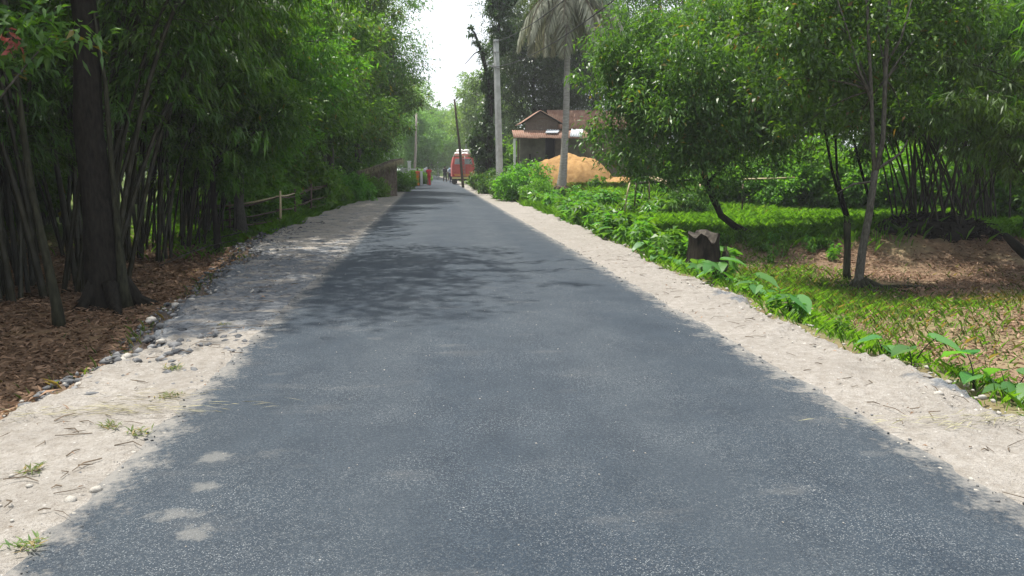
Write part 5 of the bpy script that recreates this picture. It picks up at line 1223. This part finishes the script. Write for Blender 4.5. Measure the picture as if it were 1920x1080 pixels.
for i, (px, py, s_) in enumerate(((178, 918, .035), (132, 938, .04), (55, 912, .03), (285, 598, .06), (330, 572, .07), (360, 562, .06), (300, 640, .05), (238, 668, .06), (405, 545, .05), (430, 520, .06), (150, 722, .05), (95, 745, .045))):
    p = at_z(px, py, .01); o = obj('stone', stm[i % 3], None, (p.x, p.y, .012), (0, 0, i), s_); tag(o, 'pale rounded stone lying on the left sandy verge', 'stone', 'pale stones on the left verge')
# twigs and dried weed on the sand
mb = MB(); rg = random.Random(31)
for i in range(240):
    sd_ = -1 if rg.random() < .62 else 1; y_ = 2.6 + 11 * rg.random() ** 1.5; e = abs(float(left_edge(y_) if sd_ < 0 else right_edge(y_))); x_ = sd_ * rg.uniform(2.15, e - .05)
    a = rg.gauss(0, .9) + (math.pi if rg.random() < .5 else 0); l = rg.uniform(.04, .22); b_ = rg.uniform(-1.2, 1.2)
    p = Vector((x_, y_, .022)); m_ = p + Vector((math.cos(a), math.sin(a), 0)) * l * .5; e_ = m_ + Vector((math.cos(a + b_), math.sin(a + b_), .03)) * l * .5
    r_ = rg.uniform(.0018, .0042); mb.tube([p, m_ + Vector((0, 0, .008)), e_], [r_, r_, r_ * .6], 3, cap=False, seed=i)
tag(mb.build('twig_litter', M['twig']), 'fine dark twigs strewn over the sandy verges', kind='stuff')
for (px, py, w_, n, lb) in ((230, 770, 30e-2, 190, 'flattened bunch of dried weed on the left sand'), (300, 745, 18e-2, 80, 'short wisps of dried weed near the asphalt edge'), (1830, 790, 30e-2, 130, 'dried weed trampled into the right sand')):
    g_ = np.random.default_rng(px); p = at_z(px, py, .02); P = np.stack([p.x + g_.normal(0, w_, n), p.y + g_.normal(0, .07, n), np.full(n, .02) + .03 * g_.random(n)], 1)
    a = g_.normal(0, .35, n) + np.where(g_.random(n) < .5, math.pi, 0); D = np.stack([np.cos(a), np.sin(a), g_.normal(0, .12, n)], 1)
    V, Q = leaf_quads(P, D, g_.normal(0, .3, (n, 3)) + np.array([0, 0, 1]), .06 + .10 * g_.random(n), np.full(n, .005), .1, .05); tag(obj('straw', mesh_np('straw', V, Q, M['straw'])), lb, kind='stuff')
for i, (px, py) in enumerate(((60, 882), (58, 1022), (325, 690), (320, 742), (258, 812), (420, 610), (205, 800))):
    g_ = np.random.default_rng(i + 300); n = 40; p = at_z(px, py, .02); P = np.stack([p.x + g_.normal(0, .03, n), p.y + g_.normal(0, .03, n), np.full(n, .015)], 1)
    a = g_.random(n) * 6.283; D = np.stack([np.cos(a), np.sin(a), .5 + .5 * g_.random(n)], 1); V, Q = leaf_quads(P, D, np.tile([0, 0, 1.0], (n, 1)) + g_.normal(0, .2, (n, 3)), .04 + .04 * g_.random(n), np.full(n, .010), .2, .2)
    tag(obj('grass_tuft', mesh_np('grass_tuft', V - np.array([p.x, p.y, 0]), Q, M['grass_dull']), None, (p.x, p.y, 0)), 'small green tuft sprouting from the left sand', 'grass tuft', 'green tufts on the left sand')

# ================================================================== truck
def truck():
    Y = 71.0; p = at_y(869, 345, Y); t = thing('red_truck', 'red painted truck seen from behind with an orange band and cream bumper', 'truck', (p.x, Y, 0), 0)
    w, l = 2.05, 4.6; z0, z1, z2 = .72, 1.75, 2.52
    # rear and side panels: lower box, upper box narrowing to the roof; the rear face has two window openings
    def panel(pts, th, name, mat):
        mb = MB(); n = len(pts); a = [Vector(q) for q in pts]; b_ = [v + Vector((0, th, 0)) for v in a]
        mb.add(a + b_, [tuple(range(n)), tuple(reversed(range(n, 2 * n)))] + [(i, n + i, n + (i + 1) % n, (i + 1) % n) for i in range(n)]); return mb.build(name, mat, t)
    hw = w / 2; tw = hw - .17
    mb = MB()
    # lower body
    mb.box((0, l / 2, (z0 + z1) / 2), (w, l, z1 - z0)); mb.build('body', M['truck_red'], t)
    mb = MB(); vs = [(-hw, .0, z1 + .002), (hw, .0, z1 + .002), (hw, l, z1 + .002), (-hw, l, z1 + .002), (-tw, .10, z2), (tw, .10, z2), (tw, l - .1, z2), (-tw, l - .1, z2)]
    mb.add(vs, [(0, 3, 2, 1), (4, 5, 6, 7), (0, 1, 5, 4), (1, 2, 6, 5), (2, 3, 7, 6), (3, 0, 4, 7)]); up = mb.build('upper_body', M['truck_red'], t)
    for s in (-1, 1):
        mb = MB(); c = [(s * .10, -.012, z1 + .06), (s * (hw - .18), -.012, z1 + .06), (s * (tw - .10), .055, z2 - .14), (s * .10, .055, z2 - .14)]
        if s < 0: c = c[::-1]
        mb.add(c + [Vector(q) + Vector((0, .03, 0)) for q in c], [(0, 1, 2, 3), (0, 4, 5, 1), (1, 5, 6, 2), (2, 6, 7, 3), (3, 7, 4, 0)]); wd = mb.build('window', M['glass'], up)
        mb = MB()
        for i in range(4): mb.tube([Vector(c[i]) + Vector((0, -.012, 0)), Vector(c[(i + 1) % 4]) + Vector((0, -.012, 0))], .028, 4)
        mb.build('window_frame', M['truck_red'], wd)
        mb = MB(); mb.box((s * (hw * .5), -.018, 1.36), (hw * .82, .035, .60)); mb.box((s * (hw * .5), -.03, 1.36), (hw * .62, .02, .42)); mb.build('door_panel', M['truck_red'], t)
        mb = MB(); mb.box((s * (hw - .14), -.03, z0 + .13), (.16, .06, .12)); mb.build('tail_light', M['lamp_red'], t)
        mb = MB(); mb.box((s * (hw - .25), -.03, .33), (.42, .02, .42)); mb.build('mud_flap', M['rubber'], t)
        for yy in (.85, 3.7):
            wh = obj('wheel', None, t, (s * (hw - .22), yy, .40)); wh.empty_display_size = .1
            mb = MB(); prof = [(.24, -.12), (.38, -.12), (.40, -.08), (.40, .08), (.38, .12), (.24, .12)]
            mb.lathe(prof, 20); o = mb.build('tyre', M['rubber'], wh, smooth=False, rot=(0, math.pi / 2, 0))
            mb = MB(); mb.lathe([(.05, -.10), (.23, -.09), (.238, 0), (.23, .09), (.05, .10)], 16); mb.build('rim', M['iron'], wh, rot=(0, math.pi / 2, 0))
    mb = MB(); mb.box((0, -.022, z0 + .15), (w - .34, .045, .20)); mb.build('orange_band', M['truck_orange'], t)
    mb = MB(); mb.box((0, -.14, .60), (w + .02, .10, .17)); mb.build('bumper', M['truck_yellow'], t)
    mb = MB(); mb.box((0, l / 2, .56), (.9, l - .4, .24)); mb.box((0, -.02, .60), (1.2, .16, .12)); mb.box((0, .85, .40), (1.5, .12, .12)); mb.build('chassis', M['rubber'], t)
    mb = MB()
    for s in (-1, 1): mb.tube([(s * .14, -.10, .74), (s * .14, -.08, 1.75), (s * .14, .04, 2.58)], .022, 5)
    for i in range(6): z_ = .85 + i * .30; mb.tube([(-.14, -.09 + max(0, z_ - 1.75) * .15, z_), (.14, -.09 + max(0, z_ - 1.75) * .15, z_)], .018, 5)
    mb.build('ladder', M['iron'], t, smooth=True)
    mb = MB()
    for s in (-1, 1): mb.tube([(s * (tw - .03), .12, z2 + .12), (s * (tw - .03), 3.2, z2 + .12)], .022, 5)
    for yy in (.12, 1.1, 2.1, 3.2):
        mb.tube([(-tw + .03, yy, z2 + .12), (tw - .03, yy, z2 + .12)], .02, 5)
        for s in (-1, 1): mb.tube([(s * (tw - .03), yy, z2 - .02), (s * (tw - .03), yy, z2 + .12)], .02, 5)
    mb.build('roof_rack', M['iron'], t, smooth=True)
    rg = random.Random(2)
    for i, (x, y, z, a) in enumerate(((-.55, .55, z2 + .27, .4), (.05, .6, z2 + .27, -.2), (.58, .5, z2 + .27, .3), (-.28, .75, z2 + .55, 1.0), (.35, .8, z2 + .54, -.6), (-.5, 1.5, z2 + .27, 0), (.3, 1.5, z2 + .27, .2))):
        mb = MB(); mb.lathe([(.02, -.40), (.14, -.36), (.20, -.22), (.215, 0), (.20, .22), (.13, .36), (.05, .40), (.09, .46)], 12, noise=.06)
        o = mb.build('sack', M['sack'], loc=(p.x + x, Y + y, z), rot=(math.pi / 2, 0, a), smooth=True); o.scale = (.95, .70, .85); tag(o, 'white sack piled on the roof of the red truck', 'sack', 'white sacks on the truck roof')
truck()

# ================================================================== people
def person(label, x, y, hgt, face, style, top, bottom, stride=.0, arm=(0, 0), seed=0, group=None):
    """a standing or walking figure; face = heading (0 looks along +Y)"""
    t = thing('person', label, 'person', (x, y, .02), face, group, hgt / 1.7)
    J = {}; V = []; E = []; Rr = []
    def v(n, p, r, par=None):
        J[n] = len(V); V.append(p); Rr.append(r)
        if par: E.append((J[par], J[n]))
    v('pelvis', (0, 0, .93), (.135, .105)); v('waist', (0, 0, 1.08), (.115, .085), 'pelvis'); v('chest', (0, .01, 1.28), (.145, .10), 'waist')
    v('neck0', (0, 0, 1.42), (.07, .06), 'chest'); v('neck', (0, .01, 1.48), (.050, .050), 'neck0'); v('head', (0, .025, 1.57), (.078, .092), 'neck'); v('crown', (0, .015, 1.665), (.060, .072), 'head')
    for s, nm in ((-1, 'l'), (1, 'r')):
        st = stride * s; kz = .5
        v('hip' + nm, (.09 * s, 0, .88), (.092, .092), 'pelvis'); v('knee' + nm, (.095 * s, st * .55 + .03, kz), (.058, .060), 'hip' + nm)
        v('ank' + nm, (.095 * s, st - (.05 if st < 0 else 0), .085 + (.05 if st < -.05 else 0)), (.036, .040), 'knee' + nm); v('toe' + nm, (.105 * s, st + .13, .03 + (.01 if st < 0 else 0)), (.036, .028), 'ank' + nm)
        a = arm[0] if s < 0 else arm[1]
        v('sh' + nm, (.175 * s, 0, 1.385), (.055, .055), 'neck0'); v('el' + nm, (.215 * s, -.02 + .10 * a, 1.11 + .03 * abs(a)), (.040, .040), 'sh' + nm)
        wz = .87 + .30 * a; v('wr' + nm, (.205 * s, .06 + .24 * a, wz), (.026, .030), 'el' + nm); v('palm' + nm, (.200 * s, .085 + .28 * a, wz - .075 + .09 * a), (.032, .020), 'wr' + nm)
        for k in range(4): v('f%d%s' % (k, nm), ((.200 + .0) * s, .065 + .018 * k + .30 * a, wz - (.165 + .012 * (1 - abs(k - 1.4))) + .16 * a), (.0085, .0085), 'palm' + nm)
        v('th' + nm, (.178 * s, .125 + .28 * a, wz - .10 + .1 * a), (.010, .010), 'palm' + nm)
    me = bpy.data.meshes.new('body'); me.from_pydata(V, E, []); me.materials.append(M['skin'])
    o = obj('body', me, t); sk = o.modifiers.new('skin', 'SKIN'); sk.use_smooth_shade = True
    for i, r in enumerate(Rr): me.skin_vertices[0].data[i].radius = r
    me.skin_vertices[0].data[0].use_root = True
    sb = o.modifiers.new('sub', 'SUBSURF'); sb.levels = 1; sb.render_levels = 1
    bpy.context.view_layer.update(); dg = bpy.context.evaluated_depsgraph_get(); m2 = bpy.data.meshes.new_from_object(o.evaluated_get(dg)); o.modifiers.clear(); o.data = m2; m2.name = 'body'
    if not m2.materials: m2.materials.append(M['skin'])
    # face
    mb = MB(); mb.tube([(0, .108, 1.60), (0, .128, 1.565), (0, .112, 1.55)], [.008, .014, .010], 6); mb.build('nose', M['skin'], t, smooth=True)
    for s in (-1, 1):
        mb = MB(); mb.lathe([(.003, -.008), (.010, 0), (.003, .008)], 6, (s * .032, .108, 1.588)); mb.build('eye', M['eye'], t, smooth=True)
        mb = MB(); mb.lathe([(.004, -.028), (.014, -.01), (.016, .012), (.004, .028)], 6, (s * .083, .02, 1.575), sx=.6); mb.build('ear', M['skin'], t, smooth=True)
    mb = MB(); mb.box((0, .108, 1.525), (.045, .012, .010)); mb.build('mouth', M['cloth_coral'], t)
    mb = MB(); n = 14; vs = []; fs = []
    for j in range(6):
        ph = j / 5 * 1.75
        for k in range(n):
            a = 6.283 * k / n; drop = max(0, -math.sin(a)) * .25 if j == 5 else (.12 * max(0, math.sin(a)) if j == 5 else 0); q = ph + drop - (.45 * max(0, math.sin(a)) * (j / 5))
            vs.append((.090 * math.sin(q) * math.cos(a), .012 + .106 * math.sin(q) * math.sin(a), 1.60 + .100 * math.cos(q)))
    for j in range(5):
        for k in range(n): k2 = (k + 1) % n; fs.append((j * n + k, j * n + k2, (j + 1) * n + k2, (j + 1) * n + k))
    mb.add(vs, fs)
    if style == 'sari': mb.lathe([(.01, -.05), (.045, -.02), (.05, .01), (.03, .04)], 10, (0, -.10, 1.56))
    mb.build('hair', M['hair'], t, smooth=True)
    # clothes
    mb = MB(); mb.lathe([(.150, .90), (.135, 1.02), (.132, 1.10), (.160, 1.26), (.170, 1.34), (.140, 1.41), (.075, 1.455)], 16, sx=1.12, sy=.82, cap=False)
    for s, nm in ((-1, 'l'), (1, 'r')):
        sh, el, wr = Vector(V[J['sh' + nm]]), Vector(V[J['el' + nm]]), Vector(V[J['wr' + nm]]); k = .55 if style == 'sari' else .98
        pts = [sh + Vector((-.05 * s, 0, .02)), sh, sh.lerp(el, k)] + ([] if style == 'sari' else [el.lerp(wr, .15)]); mb.tube(pts, [.070, .066, .056, .052][:len(pts)], 9, cap=False)
    mb.build('blouse' if style == 'sari' else 'shirt', M[top], t, smooth=True)
    mb = MB()
    if style == 'sari':
        n = 20; prof = [(.140, 1.06), (.160, .93), (.155, .75), (.140, .50), (.145, .25), (.165, .10)]; vs = []; fs = []
        for i, (r, z) in enumerate(prof):
            for k in range(n):
                a = 6.283 * k / n; q = r * (1 + (.05 * i / 5) * math.sin(7 * a)); vs.append((q * math.cos(a), q * math.sin(a) * (.80 + .06 * i + abs(stride) * .15 * i), z))
        for i in range(len(prof) - 1):
            for k in range(n): k2 = (k + 1) % n; fs.append((i * n + k, i * n + k2, (i + 1) * n + k2, (i + 1) * n + k))
        mb.add(vs, fs); mb.build('skirt', M[bottom], t, smooth=True)
        mb = MB(); mb.tube([(.15, .08, 1.02), (.05, .135, 1.18), (-.09, .12, 1.36), (-.13, 0, 1.44), (-.11, -.12, 1.34), (-.06, -.14, 1.1), (-.04, -.17, .75)], [.05, .06, .06, .05, .07, .08, .09], 8, flat=.28); mb.build('shawl', M[bottom], t, smooth=True)
    else:
        for s, nm in ((-1, 'l'), (1, 'r')):
            h_, k_, a_ = (Vector(V[J[q + nm]]) for q in ('hip', 'knee', 'ank')); mb.tube([h_ + Vector((-.02 * s, 0, .08)), h_.lerp(k_, .3), k_, k_.lerp(a_, .5), a_ + Vector((0, 0, .02))], [.118, .105, .080, .072, .066], 10, cap=False)
        mb.build('trousers', M[bottom], t, smooth=True)
    return t
pw = lambda px, py: at_z(px, py, .0)
q = pw(783.5, 350); person('woman in an orange sari standing at the road edge by the white gate', q.x, q.y, 1.45, rad(160), 'sari', 'cloth_coral', 'cloth_orange', 0, (.3, .2), 1)
q = pw(804.5, 349); person('woman in a red dress walking on the road with a white bundle', q.x, q.y, 1.58, rad(10), 'sari', 'cloth_red', 'cloth_red', .16, (.75, .1), 2)
mb = MB(); mb.lathe([(.03, -.2), (.16, -.14), (.21, 0), (.17, .15), (.06, .22), (.09, .28)], 12, noise=.08)
o = mb.build('cloth_bundle', M['cloth_white'], loc=(q.x - .27, q.y + .18, 1.30), rot=(.2, .3, 0), smooth=True); tag(o, 'white cloth bundle held on the arm of the woman in red', 'bundle')
q = pw(834.5, 341.5); person('person in black clothes walking on the road left of the red truck', q.x, q.y, 1.68, rad(-15), 'man', 'cloth_black', 'cloth_black', .22, (.1, .5), 3)
q = pw(843, 339.5); person('person in pale clothes walking just behind the one in black', q.x, q.y, 1.6, rad(20), 'man', 'cloth_white', 'wood_pole', -.18, (.2, .2), 4)
q = at_y(846, 342, 76.5); person('person in a pale blue shirt and navy trousers beside the truck', q.x, q.y, 1.75, rad(5), 'man', 'cloth_blue', 'cloth_navy', .05, (.4, .2), 5)
# pale cloths drying on a line behind the truck
Y = 60; a = at_y(897, 320, Y); b_ = at_y(915, 312, Y)
t = thing('clothes_line', 'short clothes line strung between two sticks near the truck', 'clothes line', (a.x, Y, H(a.x, Y)))
mb = MB(); mb.tube([(0, 0, -.1), (0, 0, 1.55)], [.04, .03], 6); mb.build('post', M['wood_pole'], t); mb = MB(); mb.tube([(.95, .3, -.1), (.95, .3, 1.6)], [.04, .03], 6); mb.build('post', M['wood_pole'], t)
mb = MB(); mb.tube([(0, 0, 1.45), (.48, .15, 1.38), (.95, .3, 1.47)], .01, 4); mb.build('line', M['wire'], t)
for i, (u, w_, h_, mt, lb) in enumerate(((.25, .32, .75, 'sack', 'off white cloth hanging on the clothes line by the truck'), (.62, .34, .6, 'cloth_blue', 'pale blue cloth hanging on the clothes line by the truck'))):
    vs = []; fs = []; n = 8
    for s in range(2):
        for j in range(5):
            for k in range(n): vs.append((w_ * (k / (n - 1) - .5), .025 * math.sin(k * 1.7 + j) + s * .012 - (.012 if j else 0), -h_ * j / 4))
    m_ = 5 * n
    for j in range(4):
        for k in range(n - 1): q_ = j * n + k; fs += [(q_, q_ + 1, q_ + n + 1, q_ + n), (m_ + q_, m_ + q_ + n, m_ + q_ + n + 1, m_ + q_ + 1)]
    mb = MB(); mb.add(vs, fs); o = mb.build('hung_cloth', M[mt], loc=(a.x + u, Y + u * .3, H(a.x, Y) + 1.41), rot=(0, 0, .3), smooth=True); tag(o, lb, 'cloth')

# ================================================================== haze
m, nt, out = _nt('haze'); pv = N(nt, 'ShaderNodeVolumePrincipled'); pv.inputs['Color'].default_value = (.93, .96, 1, 1); pv.inputs['Density'].default_value = .0008; pv.inputs['Anisotropy'].default_value = 0.0
nt.links.new(pv.outputs['Volume'], out.inputs['Volume'])
mb = MB(); mb.box((0, 250, 14.5), (1300, 960, 32.5)); o = mb.build('haze', m); tag(o, 'thin pale haze in the air', kind='stuff')
